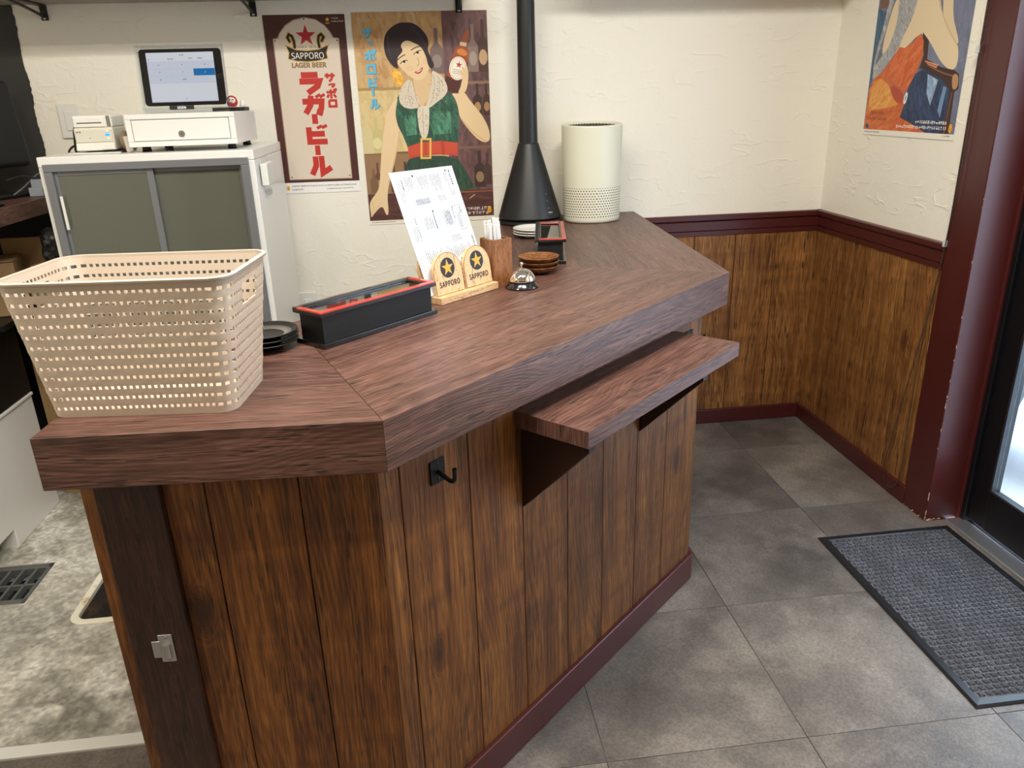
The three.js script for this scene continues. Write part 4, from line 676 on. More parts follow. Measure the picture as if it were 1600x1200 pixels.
// ---- air purifier
{
  const t = thing('air_purifier', 'cream oval air purifier with perforated lower half beside the fan', 'air purifier', [-1.018, H + 0.0003, 0.178]);
  const dots = pixelTex(512, 512, (u, v) => { const nx = 16, ny = 16; const y = v * ny, row = Math.floor(y), x = u * nx + (row % 2) * 0.5, dx = x - Math.floor(x) - 0.5, dy = y - row - 0.5; return dx * dx + dy * dy < 0.075 ? [92, 86, 70] : [222, 219, 199]; }, true, [0.16, 0.15]);
  const body = std({ color: '#d9d7c3', roughness: 0.42 }), perf = std({ map: dots, roughness: 0.45 });
  const ov = (pts, mat, name) => { const g = lathe(pts, 72); g.scale(1, 1, 0.86); const p = g.attributes.position, uv = new Float32Array(p.count * 2), q = g.attributes.uv; for (let i = 0; i < p.count; i++) { uv[2 * i] = q.getX(i) * 0.642; uv[2 * i + 1] = p.getY(i); if (p.getY(i) > 0.3) p.setY(i, p.getY(i) - p.getZ(i) * 0.07); } g.setAttribute('uv', new THREE.BufferAttribute(uv, 2)); g.computeVertexNormals(); return part(name, g, mat, t); };
  ov([[0.0001, 0], [0.098, 0], [0.104, 0.004], [0.106, 0.012], [0.1065, 0.02]], body, 'base');
  ov([[0.1065, 0.02], [0.1085, 0.127]], perf, 'perforated_band'); ov([[0.1085, 0.127], [0.1125, 0.344], [0.111, 0.349], [0.107, 0.35], [0.103, 0.347], [0.1, 0.335], [0.0001, 0.333]], body, 'shell');
  const sl = []; for (let i = -8; i <= 8; i++) { const x = i * 0.011, L = 2 * 0.86 * Math.sqrt(Math.max(0, 0.098 * 0.098 - x * x)); if (L > 0.02) sl.push(x, L); }
  for (let i = 0; i < sl.length; i += 2) part('outlet_slat', bx(0.005, 0.007, sl[i + 1]), mBlack, t, [sl[i], 0.3385, 0], [0.07, 0, 0]);
  part('outlet_well', new THREE.CylinderGeometry(0.1, 0.1, 0.001, 48).scale(1, 1, 0.86), std({ color: '#24231f', roughness: 0.8 }), t, [0, 0.3352, 0], [0.07, 0, 0]);
}
// ---------------------------------------------------------------- showcase fridge and register corner
{
  const x0 = -2.785, x1 = -2.158, z0 = 0.05, z1 = 0.56, h = 1.283, cx = (x0 + x1) / 2, w = x1 - x0, dp = z1 - z0, cz = (z0 + z1) / 2;
  const t = thing('showcase_fridge', 'white upright showcase fridge with two sliding glass doors behind the counter', 'fridge', [cx, 0, cz]);
  const k = 0.03;
  part('cabinet', merge([mv(rb(w, k, dp, 0.003), 0, h - k / 2, 0), mv(rb(w, 0.1, dp, 0.003), 0, 0.05, 0), mv(rb(k, h - k - 0.1, dp, 0.003), -w / 2 + k / 2, 0.1 + (h - k - 0.1) / 2, 0), mv(rb(k, h - k - 0.1, dp, 0.003), w / 2 - k / 2, 0.1 + (h - k - 0.1) / 2, 0), mv(bx(w - 2 * k, h - k - 0.1, k), 0, 0.1 + (h - k - 0.1) / 2, -dp / 2 + k / 2)]), mWhiteGloss, t);
  const fm = std({ color: '#7c7e82', roughness: 0.4, metalness: 0.35 }), fz = dp / 2 + 0.004, iw = w - 0.034, top = h - 0.021;
  part('front_frame', merge([mv(rb(iw, 0.022, 0.02, 0.002), 0, top - 0.011, fz), mv(rb(iw, 0.03, 0.02, 0.002), 0, 0.125, fz), mv(rb(0.024, top - 0.162, 0.02, 0.002), -iw / 2 + 0.012, (top - 0.022 + 0.14) / 2, fz), mv(rb(0.024, top - 0.162, 0.02, 0.002), iw / 2 - 0.012, (top - 0.022 + 0.14) / 2, fz)]), fm, t);
  const gh = top - 0.022 - 0.14, gy = 0.14 + gh / 2, gw = (iw - 0.048) / 2 + 0.012;
  for (const s of [-1, 1]) {
    const d = part('sliding_door', merge([mv(rb(0.02, gh, 0.008, 0.0015), -s * (gw / 2 - 0.01), 0, 0), mv(rb(0.01, gh, 0.008, 0.0015), s * (gw / 2 - 0.005), 0, 0), mv(rb(gw - 0.03, 0.012, 0.0075, 0.0015), s * 0.005, gh / 2 - 0.006, 0), mv(rb(gw - 0.03, 0.012, 0.0075, 0.0015), s * 0.005, -gh / 2 + 0.006, 0)]), fm, t, [s * (gw / 2 - 0.012), gy, fz + (s < 0 ? -0.004 : -0.014)]);
    part('glass', bx(gw - 0.03, gh - 0.024, 0.003), mTinted, d, [s * 0.005, 0, 0]);
  }
  part('door_grip', rb(0.008, 0.1, 0.004, 0.001), mWhitePlastic, t, [-iw / 2 + 0.036, 1.12, fz + 0.012]);
  const wire = std({ color: '#9a9c9c', roughness: 0.4, metalness: 0.6 });
  for (const y of [0.45, 0.72, 1.0]) { const bars = [mv(bx(w - 0.07, 0.006, 0.006), 0, 0, 0.2), mv(bx(w - 0.07, 0.006, 0.006), 0, 0, -0.2)]; for (let i = 0; i < 24; i++) bars.push(mv(bx(0.003, 0.003, 0.4), -w / 2 + 0.05 + i * (w - 0.1) / 23, 0.003, 0)); part('wire_rack', merge(bars), wire, t, [0, y, -0.01]); }
  // card pocket and sticker on the fridge side
  const pk = thing('card_pocket', 'white plastic pocket fixed to the fridge side', 'pocket', [x1, 1.165, 0.44]);
  part('back_plate', rb(0.003, 0.085, 0.13, 0.001), phys({ color: '#eceeee', transmission: 0.35, roughness: 0.2, thickness: 0 }), pk, [0.002, 0.0445, -0.02]);
  part('pocket_body', rb(0.022, 0.068, 0.105, 0.003), mWhitePlastic, pk, [0.0145, 0.038, 0.015]);
  const st = tag(part('sticker', bx(0.0008, 0.026, 0.12), std({ color: '#dfe0dc', roughness: 0.5 }), scene, [x1 + 0.0006, 1.137, 0.39]), 'pale printed sticker below the pocket on the fridge side', 'sticker');
  part('print', merge([mv(bx(0.0003, 0.0022, 0.07), 0, 0.004, 0.01), mv(bx(0.0003, 0.0022, 0.05), 0, -0.004, 0.01)]), std({ color: '#9a9c90', roughness: 0.6 }), st, [0.0004, 0, 0]);
  part('crest', new THREE.CylinderGeometry(0.009, 0.009, 0.0004, 20).rotateZ(Math.PI / 2), std({ color: '#c2b684', roughness: 0.6 }), st, [0.0004, 0, -0.042]);
}
const FT = 1.2835;
{
  const t = thing('cash_drawer', 'white cash drawer with keyhole on the fridge', 'cash drawer', [-2.372, FT, 0.335]);
  const w = 0.322, h = 0.094, d = 0.33, fy = 0.016;
  part('housing', rb(w, h, d, 0.004), mWhiteGloss, t, [0, fy + h / 2, 0]);
  const fw = w - 0.034, fh = h - 0.03, bz = d / 2 + 0.003;
  part('bezel', merge([mv(rb(w, 0.015, 0.007, 0.002), 0, h / 2 - 0.0075, 0), mv(rb(w, 0.015, 0.007, 0.002), 0, -h / 2 + 0.0075, 0), mv(rb(0.017, h - 0.03, 0.007, 0.002), w / 2 - 0.0085, 0, 0), mv(rb(0.017, h - 0.03, 0.007, 0.002), -w / 2 + 0.0085, 0, 0)]), mWhiteGloss, t, [0, fy + h / 2, bz]);
  const f = part('drawer_front', rb(fw - 0.004, fh - 0.004, 0.007, 0.0015), mWhiteGloss, t, [0, fy + h / 2, bz]);
  part('lock', merge([new THREE.CylinderGeometry(0.0095, 0.0095, 0.004, 28).rotateX(Math.PI / 2), mv(new THREE.CylinderGeometry(0.006, 0.006, 0.006, 24).rotateX(Math.PI / 2), 0, 0, 0)]), mSteel, f, [0, -0.012, 0.004]); part('keyhole', bx(0.0016, 0.006, 0.001), mBlack, f, [0, -0.012, 0.0071]);
  for (const x of [-0.13, 0.13]) for (const z of [-0.12, 0.11]) part('foot', lathe([[0.0001, 0], [0.014, 0], [0.012, fy], [0.0001, fy]], 16), mBlack, t, [x, 0, z]);
}
const DT = FT + 0.1103;
{
  const t = thing('tablet_stand', 'clear acrylic tablet stand on the cash drawer', 'stand', [-2.376, DT, 0.39]);
  const tilt = -0.12;
  const pane = part('front_frame', merge([mv(bx(0.262, 0.012, 0.012), 0, 0.197, 0), mv(bx(0.262, 0.014, 0.012), 0, 0.007, 0), mv(bx(0.006, 0.178, 0.012), -0.128, 0.1, 0), mv(bx(0.006, 0.178, 0.012), 0.128, 0.1, 0)]), mAcrylic, t, [0, 0.001, 0.004], [tilt, 0, 0]);
  part('back_plate', bx(0.262, 0.2, 0.003), mAcrylic, t, [0, 0.1, -0.022], [tilt, 0, 0]);
  part('foot_plate', bx(0.2, 0.003, 0.13), mAcrylic, t, [0, 0.0016, -0.02]);
  part('label_band', rb(0.075, 0.012, 0.0008, 0.0003), mBlack, t, [-0.012, 0.0155, 0.0095], [tilt, 0, 0]);
  part('lettering', lettering('USEN', 0.0075, 0.0004), std({ color: '#f2f2f2', roughness: 0.5 }), t, [-0.012, 0.0155, 0.0101], [tilt, 0, 0]);
  const b = thing('tablet', 'black tablet showing a pale register screen', 'tablet', [-2.376, DT + 0.022, 0.3855]); b.rotation.x = tilt;
  part('body', (() => { const g = new THREE.ExtrudeGeometry(rrect(0, 0.0835, 0.248, 0.167, 0.011), { depth: 0.006, bevelEnabled: true, bevelSize: 0.001, bevelThickness: 0.001, bevelOffset: -0.001, bevelSegments: 1 }); return g; })(), phys({ color: '#08080a', roughness: 0.12, clearcoat: 0.5 }), b, [0, 0, -0.007]);
  const [c, g] = canvas(800, 560); g.fillStyle = '#dfe6f5'; g.fillRect(0, 0, 800, 560); g.fillStyle = '#eef2fb'; g.fillRect(0, 0, 800, 100); g.fillRect(8, 345, 780, 205); g.strokeStyle = '#c9d0e0'; g.lineWidth = 2; for (const y of [100, 185, 265, 345]) { g.beginPath(); g.moveTo(0, y); g.lineTo(800, y); g.stroke(); } for (const x of [265, 540]) { g.beginPath(); g.moveTo(x, 100); g.lineTo(x, 345); g.stroke(); }
  g.fillStyle = '#1c7cc4'; g.fillRect(542, 186, 256, 78); g.strokeStyle = '#4a5060'; g.lineWidth = 2; for (const [x, y, n] of [[395, 30, 3], [250, 75, 4], [500, 70, 3], [600, 70, 4], [130, 140, 1], [405, 140, 1], [680, 140, 1], [130, 220, 1], [405, 220, 1], [130, 305, 1], [395, 305, 3], [20, 75, 1], [410, 525, 1]]) line(g, x, y - 9, n, 16, 2.2); g.strokeStyle = '#ffffff'; line(g, 672, 216, 1, 18, 2.4);
  const tx = canvasTex(c); const sc = part('screen', new THREE.PlaneGeometry(0.203, 0.146), std({ color: '#000000', roughness: 0.15, emissive: '#ffffff', emissiveMap: tx, emissiveIntensity: 0.62 }), b, [-0.001, 0.0835, 0.0002]);
  const sl = new THREE.RectAreaLight(new THREE.Color(0.85, 0.9, 1), 0.5, 0.2, 0.14); sl.name = 'screen_light'; sl.position.set(0, 0.0835, 0.002); sl.rotation.y = Math.PI; b.add(sl);
  part('home_button', new THREE.TorusGeometry(0.0055, 0.0006, 8, 24), std({ color: '#3a3a3e', roughness: 0.4 }), b, [0.1125, 0.0835, 0.0002]);
}
{
  const t = thing('daruma_doll', 'tiny red round daruma doll on the cash drawer', 'doll', [-2.256, DT + 0.0125, 0.29]);
  part('body', lathe([[0.0001, 0], [0.012, 0.001], [0.018, 0.01], [0.0185, 0.017], [0.015, 0.028], [0.008, 0.034], [0.0001, 0.036]], 28), phys({ color: '#b3182a', roughness: 0.3, clearcoat: 0.4 }), t);
  part('face', new THREE.SphereGeometry(0.0125, 20, 14).scale(1, 0.85, 0.5), std({ color: '#e8ddd2', roughness: 0.5 }), t, [0.002, 0.02, 0.0135]);
  part('brows', merge([mv(bx(0.006, 0.0022, 0.001), -0.004, 0.004, 0).rotateZ(0.2), mv(bx(0.006, 0.0022, 0.001), 0.005, 0.004, 0).rotateZ(-0.2), mv(bx(0.002, 0.002, 0.001), -0.003, 0, 0), mv(bx(0.002, 0.002, 0.001), 0.004, 0, 0), mv(bx(0.005, 0.0015, 0.001), 0.0005, -0.005, 0)]), mBlack, t, [0.002, 0.02, 0.0195]);
  const tr = thing('coin_tray', 'small black tray lying on the cash drawer beside the tablet', 'tray', [-2.264, DT, 0.28]);
  part('tray', merge([mv(rb(0.1, 0.004, 0.09, 0.0015), 0, 0.002, 0), mv(rb(0.1, 0.01, 0.004, 0.0015), 0, 0.007, 0.043), mv(rb(0.1, 0.01, 0.004, 0.0015), 0, 0.007, -0.043), mv(rb(0.004, 0.01, 0.09, 0.0015), 0.048, 0.007, 0), mv(rb(0.004, 0.01, 0.09, 0.0015), -0.048, 0.007, 0)]), mBlack, tr);
  part('paper_liner', rb(0.09, 0.0078, 0.08, 0.001), mWhitePlastic, tr, [0, 0.0081, 0]);
  const wf = thing('white_figurine', 'tiny white figurine beside the daruma doll', 'figurine', [-2.228, DT + 0.0125, 0.265]);
  part('body', lathe([[0.0001, 0], [0.009, 0.001], [0.0095, 0.008], [0.006, 0.013], [0.0065, 0.018], [0.004, 0.022], [0.0001, 0.023]], 20), mWhitePlastic, wf);
}
{
  const t = thing('receipt_printer', 'pale receipt printer with blue status light on the fridge', 'printer', [-2.655, FT + 0.007, 0.375], 0.06);
  const w = 0.114, h = 0.104, d = 0.14;
  part('body', rb(w, h * 0.66, d, 0.005, 2), mOffWhite, t, [0, h * 0.33, 0]);
  const cover = part('paper_cover', rb(w, h * 0.35, d - 0.006, 0.006, 2), mWhitePlastic, t, [0, h * 0.825, -0.003]);
  part('slot_panel', rb(w * 0.76, h * 0.26, 0.006, 0.002), mWhitePlastic, cover, [-0.01, -0.002, d / 2 - 0.003]); part('paper_slot', bx(w * 0.62, 0.0022, 0.002), mBlack, cover, [-0.008, -0.003, d / 2 + 0.0005]);
  part('grey_latch', rb(0.011, h * 0.3, 0.006, 0.002), std({ color: '#77766f', roughness: 0.5 }), cover, [0.047, 0.001, d / 2 - 0.0035]);
  part('front_plate', rb(w * 0.93, h * 0.34, 0.004, 0.0015), std({ color: '#cfccbd', roughness: 0.5 }), t, [0, h * 0.42, d / 2 + 0.0005]);
  part('lower_lip', rb(w * 0.98, h * 0.2, 0.008, 0.002), mWhitePlastic, t, [0, h * 0.12, d / 2 + 0.001]);
  part('power_light', rb(0.013, 0.006, 0.002, 0.0008), std({ color: '#0a2030', emissive: '#1f8fff', emissiveIntensity: 2.2 }), t, [0.04, h * 0.45, d / 2 + 0.003]);
  for (const y of [0.56, 0.34]) part('button', rb(0.009, 0.008, 0.002, 0.0008), mWhitePlastic, t, [0.041, h * y, d / 2 + 0.003]);
  part('badge', merge([mv(bx(0.006, 0.003, 0.001), -0.046, 0, 0), mv(bx(0.004, 0.004, 0.001), -0.038, 0, 0), mv(bx(0.0025, 0.0025, 0.001), -0.012, -0.018, 0)]), std({ color: '#6a675e', roughness: 0.6 }), t, [0, h * 0.54, d / 2 + 0.003]);
  const sl = thing('paper_tray', 'thin white sheet lying under the receipt printer', 'tray', [-2.655, FT, 0.38], 0.05); part('sheet', rb(0.15, 0.003, 0.18, 0.001), mWhitePlastic, sl, [0, 0.0016, 0]); part('dark_pad', rb(0.06, 0.003, 0.16, 0.001), mBlack, sl, [0.05, 0.0048, 0]);
  tag(part('printer_cable', tube([[-2.706, 1.375, 0.35], [-2.722, 1.375, 0.36], [-2.731, 1.355, 0.38], [-2.732, 1.325, 0.39], [-2.737, 1.30, 0.385], [-2.74, 1.2885, 0.38], [-2.735, 1.2875, 0.3]], 0.0032, 40, 8), mBlack, scene), 'black cable hanging from the receipt printer side', 'cable');
  tag(part('power_cord', tube([[-2.795, 1.20, 0.3], [-2.797, 1.285, 0.29], [-2.78, 1.302, 0.27], [-2.755, 1.298, 0.25], [-2.73, 1.2875, 0.22], [-2.70, 1.287, 0.15]], 0.0035, 30, 8), mBlack, scene), 'black cord looping over the fridge left edge', 'cable');
  const rl = thing('tape_roll', 'brown tape roll on end between printer and cash drawer', 'tape', [-2.571, FT, 0.41], 0.5);
  part('roll', (() => { const g = new THREE.TorusGeometry(0.021, 0.011, 14, 32); g.scale(1, 1, 0.9); return g; })(), std({ color: '#8e7a62', roughness: 0.5 }), rl, [0, 0.0322, 0], [0, 1.0, 0]);
  const pb = thing('paper_packet', 'small white paper packet standing between printer and cash drawer', 'packet', [-2.552, FT, 0.452], 0.4); part('packet', rb(0.02, 0.048, 0.03, 0.003), std({ color: '#d8d2c8', roughness: 0.7 }), pb, [0, 0.0242, 0], [0, 0, 0.08]);
}
// ---- wall outlets
function outlet(x, y, label, plug) { const t = thing('wall_outlet', label, 'outlet', [x, y, 0]); part('plate', rb(0.072, 0.118, 0.008, 0.003), mWhitePlastic, t, [0, 0, 0.004]); part('socket', rb(0.03, 0.066, 0.004, 0.002), mWhitePlastic, t, [0, 0, 0.009]); if (plug) part('plug', rb(0.024, 0.03, 0.03, 0.004), mBlack, t, [0.012, -0.01, 0.024]); }
outlet(-2.886, 1.376, 'white wall outlet plate behind the receipt printer', false);
outlet(-2.135, 0.645, 'white wall outlet low beside the fridge, behind the lacquer box', true);
// ---- shelves
{
  const t = thing('wall_shelf', 'grey wall shelf on black folding brackets above the register', 'shelf', [-2.24, 1.71, 0]);
  part('shelf_board', rb(1.58, 0.025, 0.29, 0.002), std({ color: '#9c958a', roughness: 0.6 }), t, [0, 0.055, 0.146]);
  for (const x of [-2.895, -2.199, -1.474]) {
    const b = part('bracket', merge([mv(rb(0.024, 0.05, 0.006, 0.0025), 0, 0.0175, 0.0035), mv(rb(0.024, 0.006, 0.25, 0.002), 0, 0.039, 0.127)]), mBlackMetal, t, [x + 2.24, 0, 0]);
    part('brace', tube([[0, 0.004, 0.009], [-0.002, 0.02, 0.12], [-0.004, 0.034, 0.25]], 0.005, 12, 8), mBlackMetal, b);
    part('screw', new THREE.SphereGeometry(0.005, 12, 8).scale(1, 1, 0.4), mSteel, b, [0, 0.0, 0.007]);
  }
  const u = thing('wall_cupboard', 'pale cupboard fixed high on the wall above the air purifier', 'cupboard', [-0.575, 1.84, 0]);
  part('body', rb(1.13, 0.45, 0.3, 0.004), std({ color: '#cfc4b2', roughness: 0.6 }), u, [0, 0.225, 0.151]);
  for (const x of [-0.2825, 0.2825]) { const dd = part('door', rb(0.56, 0.445, 0.018, 0.003), std({ color: '#cfc4b2', roughness: 0.6 }), u, [x, 0.225, 0.309]); part('handle', rb(0.012, 0.09, 0.016, 0.003), mSteel, dd, [-Math.sign(x) * 0.24, -0.12, 0.016]); }
}
// ---- left corner: side table, black gear, cartons, white cabinet
{
  const t = thing('side_table', 'brown wooden wall table in the dark corner left of the fridge', 'table', [-3.3, 0, 0.45]);
  part('table_top', grainUV(rb(0.74, 0.052, 0.86, 0.002), 'z', 0.4, 0.2), mTop, t, [0.005, 1.112, -0.01]);
  for (const z of [-0.38, 0.36]) part('wall_bracket', merge([mv(rb(0.6, 0.02, 0.03, 0.003), -0.05, 1.0755, z), mv(rb(0.02, 0.18, 0.03, 0.003), -0.36, 0.995, z)]), mBlack, t);
  const ls = thing('low_shelf', 'black shelf board under the corner table carrying the cardboard box', 'shelf', [-3.35, 0.7395, 0.25]); part('shelf_board', rb(0.62, 0.02, 0.48, 0.002), mBlack, ls, [0, 0.01, 0]); part('cleat', rb(0.62, 0.05, 0.018, 0.002), mBlack, ls, [0, -0.026, -0.236]);
  const TY = 1.1384;
  const mo = thing('monitor', 'black monitor seen from the side on the corner table', 'monitor', [-3.10, TY, 0.24], 1.15);
  part('screen_panel', rb(0.34, 0.28, 0.05, 0.02, 3), std({ color: '#101216', roughness: 0.6 }), mo, [0.0, 0.235, 0], [-0.1, 0, 0]);
  part('neck', rb(0.05, 0.12, 0.03, 0.01, 2), mBlack, mo, [0, 0.07, -0.03]); part('foot', rb(0.2, 0.014, 0.15, 0.006, 2), mBlack, mo, [0, 0.0072, 0]);
  const fn = thing('desk_fan', 'small black caged desk fan on the corner table beside the monitor', 'fan', [-3.0, TY, 0.475], 0.6);
  part('foot', lathe([[0.0001, 0], [0.05, 0], [0.048, 0.01], [0.012, 0.022], [0.01, 0.06], [0.0001, 0.06]], 24), mBlack, fn);
  const cage = []; for (let i = 0; i < 24; i++) { const a = i / 24 * Math.PI; const g = new THREE.TorusGeometry(0.045, 0.0012, 6, 28); g.scale(1, 1, 1); g.rotateY(a); cage.push(g); } const cg = merge(cage); cg.rotateX(Math.PI / 2); cg.scale(1, 1, 0.6); part('cage', cg, mBlackMetal, fn, [0, 0.095, 0]); part('motor', new THREE.SphereGeometry(0.018, 16, 12), mBlack, fn, [0, 0.095, 0]);
  const cr = thing('phone_cradle', 'grey phone cradle at the fridge side of the corner table', 'cradle', [-2.962, TY, 0.2]);
  part('cradle', merge([mv(rb(0.045, 0.03, 0.04, 0.003), 0, 0.015, 0), mv(rb(0.045, 0.055, 0.014, 0.003), 0, 0.0275, -0.013)]), std({ color: '#8d949c', roughness: 0.45 }), cr);
  for (const [i, p] of [[0, [[-3.02, TY + 0.06, 0.28], [-2.99, TY + 0.07, 0.24], [-2.97, TY + 0.05, 0.16], [-2.99, TY + 0.006, 0.1]]], [1, [[-3.03, TY + 0.005, 0.25], [-3.0, TY + 0.03, 0.22], [-2.975, TY + 0.07, 0.14], [-2.96, TY + 0.075, 0.08], [-2.98, TY + 0.006, 0.04]]]]) tag(part(numbered('cable'), tube(p, 0.003, 24, 8), std({ color: i ? '#5a5a5e' : '#1a1a1c', roughness: 0.5 }), scene), i ? 'grey cable arching over the corner table' : 'black cable running behind the phone cradle', 'cable');
  const cb = thing('cardboard_box', 'small brown cardboard box on the shelf under the corner table', 'box', [-3.13, 0.76, 0.3], 0.25);
  part('carton', rb(0.17, 0.18, 0.14, 0.003), mCard, cb, [0, 0.0905, 0]); part('flap', rb(0.168, 0.003, 0.07, 0.001), std({ color: '#b8976c', roughness: 0.85 }), cb, [0, 0.183, 0.034], [-0.06, 0, 0]); part('flap', rb(0.168, 0.003, 0.066, 0.001), std({ color: '#b08e62', roughness: 0.85 }), cb, [0, 0.184, -0.036], [0.08, 0, 0]);
  const pg = new THREE.IcosahedronGeometry(0.06, 4); { const p = pg.attributes.position; for (let i = 0; i < p.count; i++) { const x = p.getX(i) * 14, y = p.getY(i) * 14, z = p.getZ(i) * 14; const k = 1 + 0.22 * (vn(x / 8 + 0.5, y / 8 + z / 11 + 0.5, 16, 16, 1) - 0.5) * 2; p.setXYZ(i, p.getX(i) * k * 0.9, Math.max(p.getY(i) * k * 1.1, -0.05), p.getZ(i) * k); } pg.computeVertexNormals(); }
  const bag = tag(part('plastic_bag', pg, phys({ color: '#1c1c1f', roughness: 0.22, clearcoat: 0.4 }), scene, [-2.88, 0.985, 0.33]), 'crumpled black plastic bag wedged beside the fridge', 'bag');
  tag(part('cardboard_stack', merge([mv(rb(0.16, 0.93, 0.1, 0.002), 0, 0.465, 0)]), std({ color: '#9c8058', roughness: 0.85 }), scene, [-2.885, 0.001, 0.33]), 'tall tan flattened cardboard standing between cabinet and fridge', 'cardboard');
  tag(part('cardboard_sheet', rb(0.25, 1.0, 0.01, 0.001), std({ color: '#a88a60', roughness: 0.85 }), scene, [-3.0, 0.501, 0.2]), 'tan cardboard sheet standing under the corner table', 'cardboard');
  const wc = thing('white_cabinet', 'low white cabinet with a notched foot at the kitchen side', 'cabinet', [-3.4, 0, 0.68]);
  const s = new THREE.Shape([[-0.41, 0], [-0.085, 0], [-0.085, 0.07], [0.41, 0.07], [0.41, 0.457], [-0.41, 0.457]].map((p) => new THREE.Vector2(...p)));
  const g = new THREE.ExtrudeGeometry(s, { depth: 0.55, bevelEnabled: true, bevelSize: 0.002, bevelThickness: 0.002, bevelOffset: -0.002, bevelSegments: 1 }); g.translate(0, 0, -0.275); g.rotateY(-Math.PI / 2);
  part('body', g, mWhiteGloss, wc, [0, 0, 0]); part('top_edge', rb(0.008, 0.012, 0.82, 0.003), mWhitePlastic, wc, [0.281, 0.45, 0]); part('kick_board', bx(0.02, 0.068, 0.45), std({ color: '#cfc4b4', roughness: 0.6 }), wc, [0.2, 0.034, 0.16]);
}
{
  const bc = thing('black_cabinet', 'black cabinet standing on the low white cabinet', 'cabinet', [-3.4, 0.458, 0.68]); part('body', rb(0.555, 0.28, 0.82, 0.003), mBlack, bc, [0, 0.1405, 0]); part('door', rb(0.012, 0.278, 0.406, 0.003), mBlack, bc, [0.277, 0.14, -0.205]); part('door', rb(0.012, 0.278, 0.406, 0.003), mBlack, bc, [0.277, 0.14, 0.205]);
}
// ---- drain grate and floor hatch
{
  const t = thing('drain_grate', 'grey metal drain grate set in the kitchen concrete', 'grate', [-3.178, -0.03, 0.8275]);
  const m = std({ color: '#6f716e', roughness: 0.55, metalness: 0.5 }), w = 0.44, d = 0.22;
  part('frame', merge([mv(rb(w, 0.03, 0.024, 0.002), 0, 0, d / 2 - 0.012), mv(rb(w, 0.03, 0.024, 0.002), 0, 0, -d / 2 + 0.012), mv(rb(0.012, 0.03, d, 0.002), w / 2 - 0.006, 0, 0), mv(rb(0.012, 0.03, d, 0.002), -w / 2 + 0.006, 0, 0)]), m, t, [0, 0.015, 0]);
  part('cross_bar', rb(w - 0.02, 0.02, 0.008, 0.002), m, t, [0, 0.019, 0.005]);
  for (let i = 0; i < 10; i++) part('bar', rb(0.009, 0.024, d - 0.04, 0.002), m, t, [w / 2 - 0.045 - i * 0.041, 0.017, 0]);
  const h = thing('floor_hatch', 'rusty black floor hatch in a chipped white frame beside the counter', 'hatch', [-2.55, -0.02, 0.93]);
  const s = rrect(0, 0, 0.46, 0.30, 0.05); s.holes.push(rrect(0, 0, 0.416, 0.256, 0.032, true));
  const g = new THREE.ExtrudeGeometry(s, { depth: 0.022, bevelEnabled: true, bevelSize: 0.002, bevelThickness: 0.002, bevelOffset: -0.002, bevelSegments: 1, curveSegments: 10 }); g.rotateX(-Math.PI / 2); grainUV(g, 'x');
  const rim = pixelTex(256, 256, (u, v) => { const a = fbm(u, v, 6, 6, 4, 1), b = fbm(u, v, 30, 30, 2, 2); return mixc([226, 222, 204], [160, 110, 52], clamp((a - 0.55) * 5) * clamp(b * 1.3)); }, true, [0.25, 0.25]);
  part('frame', g, std({ map: rim, roughness: 0.6 }), h, [0, 0.001, 0]);
  const rust = pixelTex(256, 256, (u, v) => { const a = fbm(u, v, 5, 5, 4, 2), b = fbm(u, v, 40, 40, 2, 0); return mixc([34, 31, 29], [104, 74, 46], clamp((a - 0.5) * 4) * b); }, true, [0.3, 0.3]);
  const lid = new THREE.ExtrudeGeometry(rrect(0, 0, 0.412, 0.252, 0.03), { depth: 0.008, bevelEnabled: false }); lid.rotateX(-Math.PI / 2); grainUV(lid, 'x'); const lm = std({ map: rust, roughness: 0.5, metalness: 0.3 }); const lp = part('lid', lid, lm, h, [0, 0.005, 0]);
  const tr = []; for (let i = 0; i < 13; i++) for (let j = 0; j < 8; j++) { const b = new THREE.SphereGeometry(0.0095, 6, 4); b.scale(1, 0.14, 0.3); b.rotateY((i + j) % 2 ? 0.785 : -0.785); b.translate(-0.18 + i * 0.03, 0.008, -0.105 + j * 0.03); tr.push(b); } part('tread_pattern', merge(tr), lm, lp).userData.kind = 'stuff';
}
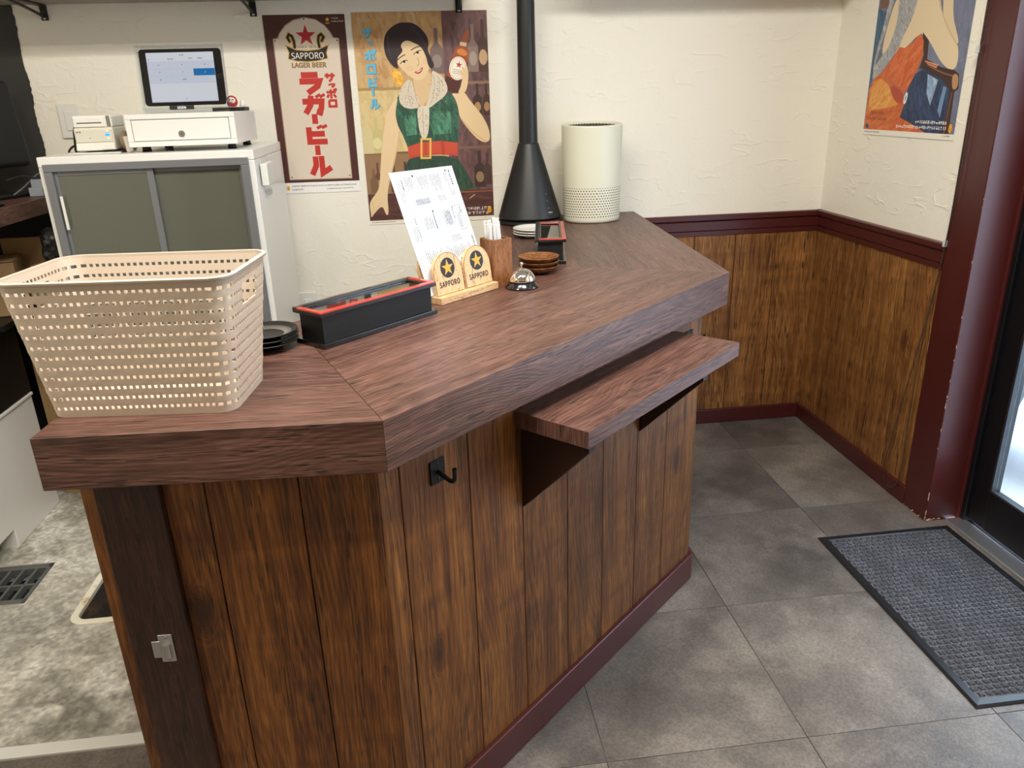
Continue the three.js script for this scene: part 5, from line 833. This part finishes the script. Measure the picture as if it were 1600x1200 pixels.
// ---- door mat
{
  const x0 = -0.424, x1 = 0.04, z0 = 1.0, z1 = 1.77, cx = (x0 + x1) / 2, cz = (z0 + z1) / 2, w = x1 - x0, d = z1 - z0, b = 0.024;
  const t = thing('door_mat', 'dark grey ribbed door mat with black rubber border at the entrance', 'mat', [cx, 0.0003, cz], 0);
  const rubber = std({ color: '#1a1b1f', roughness: 0.3 });
  const ring4 = (ox, oz, ix, iz, yo, yi) => { const P = [[-ox, yo, -oz], [ox, yo, -oz], [ox, yo, oz], [-ox, yo, oz]], Q = [[-ix, yi, -iz], [ix, yi, -iz], [ix, yi, iz], [-ix, yi, iz]]; const v = []; for (let i = 0; i < 4; i++) { const j = (i + 1) % 4; v.push(...P[i], ...Q[j], ...P[j], ...P[i], ...Q[i], ...Q[j]); } return v; };
  const vv = [...ring4(w / 2, d / 2, w / 2, d / 2, 0, 0.002), ...ring4(w / 2, d / 2, w / 2 - 0.006, d / 2 - 0.006, 0.002, 0.0062), ...ring4(w / 2 - 0.006, d / 2 - 0.006, w / 2 - b, d / 2 - b, 0.0062, 0.007), ...ring4(w / 2 - b, d / 2 - b, w / 2 - b - 0.002, d / 2 - b - 0.002, 0.007, 0.004)];
  const g = new THREE.BufferGeometry(); g.setAttribute('position', new THREE.Float32BufferAttribute(vv, 3)); g.computeVertexNormals(); g.setAttribute('uv', new THREE.Float32BufferAttribute(new Float32Array(vv.length / 3 * 2), 2)); part('rubber_border', g, rubber, t);
  const carpetTex = pixelTex(512, 512, (u, v) => { const a = vn(u, v, 200, 200, 0), bb = vn(u, v, 90, 90, 1), c = fbm(u, v, 5, 5, 3, 2); const q = 0.55 + 0.6 * a * bb + 0.35 * (c - 0.5); const k = a > 0.86 ? 1.5 : 1; return [104 * q * k, 104 * q * k, 110 * q * k]; }, true, [0.3, 0.3]);
  const carpet = std({ map: carpetTex, roughness: 0.95 });
  part('carpet', grainUV(bx(w - 2 * b - 0.002, 0.0045, d - 2 * b - 0.002), 'x'), carpet, t, [0, 0.00225, 0]);
  const sq = [], px = 0.0205, pz = 0.0188, nx = Math.floor((w - 2 * b) / px), nz = Math.floor((d - 2 * b) / pz);
  for (let j = 0; j < nz; j++) for (let i = 0; i < nx; i++) { const q = bx(px * 0.8, 0.004, pz * 0.74).toNonIndexed(), p = q.attributes.position; for (let k = 0; k < p.count; k++) if (p.getY(k) > 0) { p.setX(k, p.getX(k) * 0.72); p.setZ(k, p.getZ(k) * 0.66); } q.computeVertexNormals(); q.translate((i - (nx - 1) / 2) * px + (j % 2) * 0.006 - 0.003, 0.0062, (j - (nz - 1) / 2) * pz); sq.push(q); }
  part('raised_squares', grainUV(merge(sq), 'x'), std({ map: carpetTex, roughness: 0.95, color: new THREE.Color(0.6, 0.6, 0.63) }), t).userData.kind = 'stuff';
}
// ---- blind chain beside the door casing
{
  const beads = [], strand = (pts) => { const c = new THREE.CatmullRomCurve3(pts.map((p) => V3(...p))), L = c.getLength(), n = Math.floor(L / 0.0058); for (let i = 0; i <= n; i++) { const p = c.getPointAt(i / n), b = new THREE.IcosahedronGeometry(0.0023, 1); b.translate(p.x, p.y, p.z); beads.push(b); } };
  strand([[-0.021, 2.05, 0.848], [-0.021, 1.4, 0.842], [-0.021, 0.93, 0.836], [-0.03, 0.6, 0.815], [-0.03, 0.3, 0.812], [-0.028, 0.12, 0.812], [-0.03, 0.06, 0.80], [-0.034, 0.035, 0.77], [-0.034, 0.05, 0.735], [-0.032, 0.1, 0.722], [-0.031, 0.2, 0.735], [-0.03, 0.5, 0.785], [-0.028, 0.9, 0.842], [-0.028, 1.4, 0.852], [-0.028, 2.05, 0.856]]);
  const t = thing('blind_chain', 'dark bead chain looping down beside the maroon door casing', 'chain', [0, 0, 0]);
  const c = part('beads', merge(beads), std({ color: '#3c3028', roughness: 0.35, metalness: 0.4 }), t); c.userData.kind = 'stuff';
  part('connector', rb(0.008, 0.022, 0.01, 0.002), phys({ color: '#e8e8e8', transmission: 0.4, roughness: 0.2, thickness: 0 }), t, [-0.027, 1.5, 0.84]);
  part('holder', rb(0.01, 0.022, 0.012, 0.002), phys({ color: '#e8e8e8', transmission: 0.3, roughness: 0.2, thickness: 0 }), t, [-0.021, 0.935, 0.832]);
}
scene.traverse((o) => { if (o.isMesh) { o.castShadow = true; o.receiveShadow = true; } });
renderer.render(scene, camera);
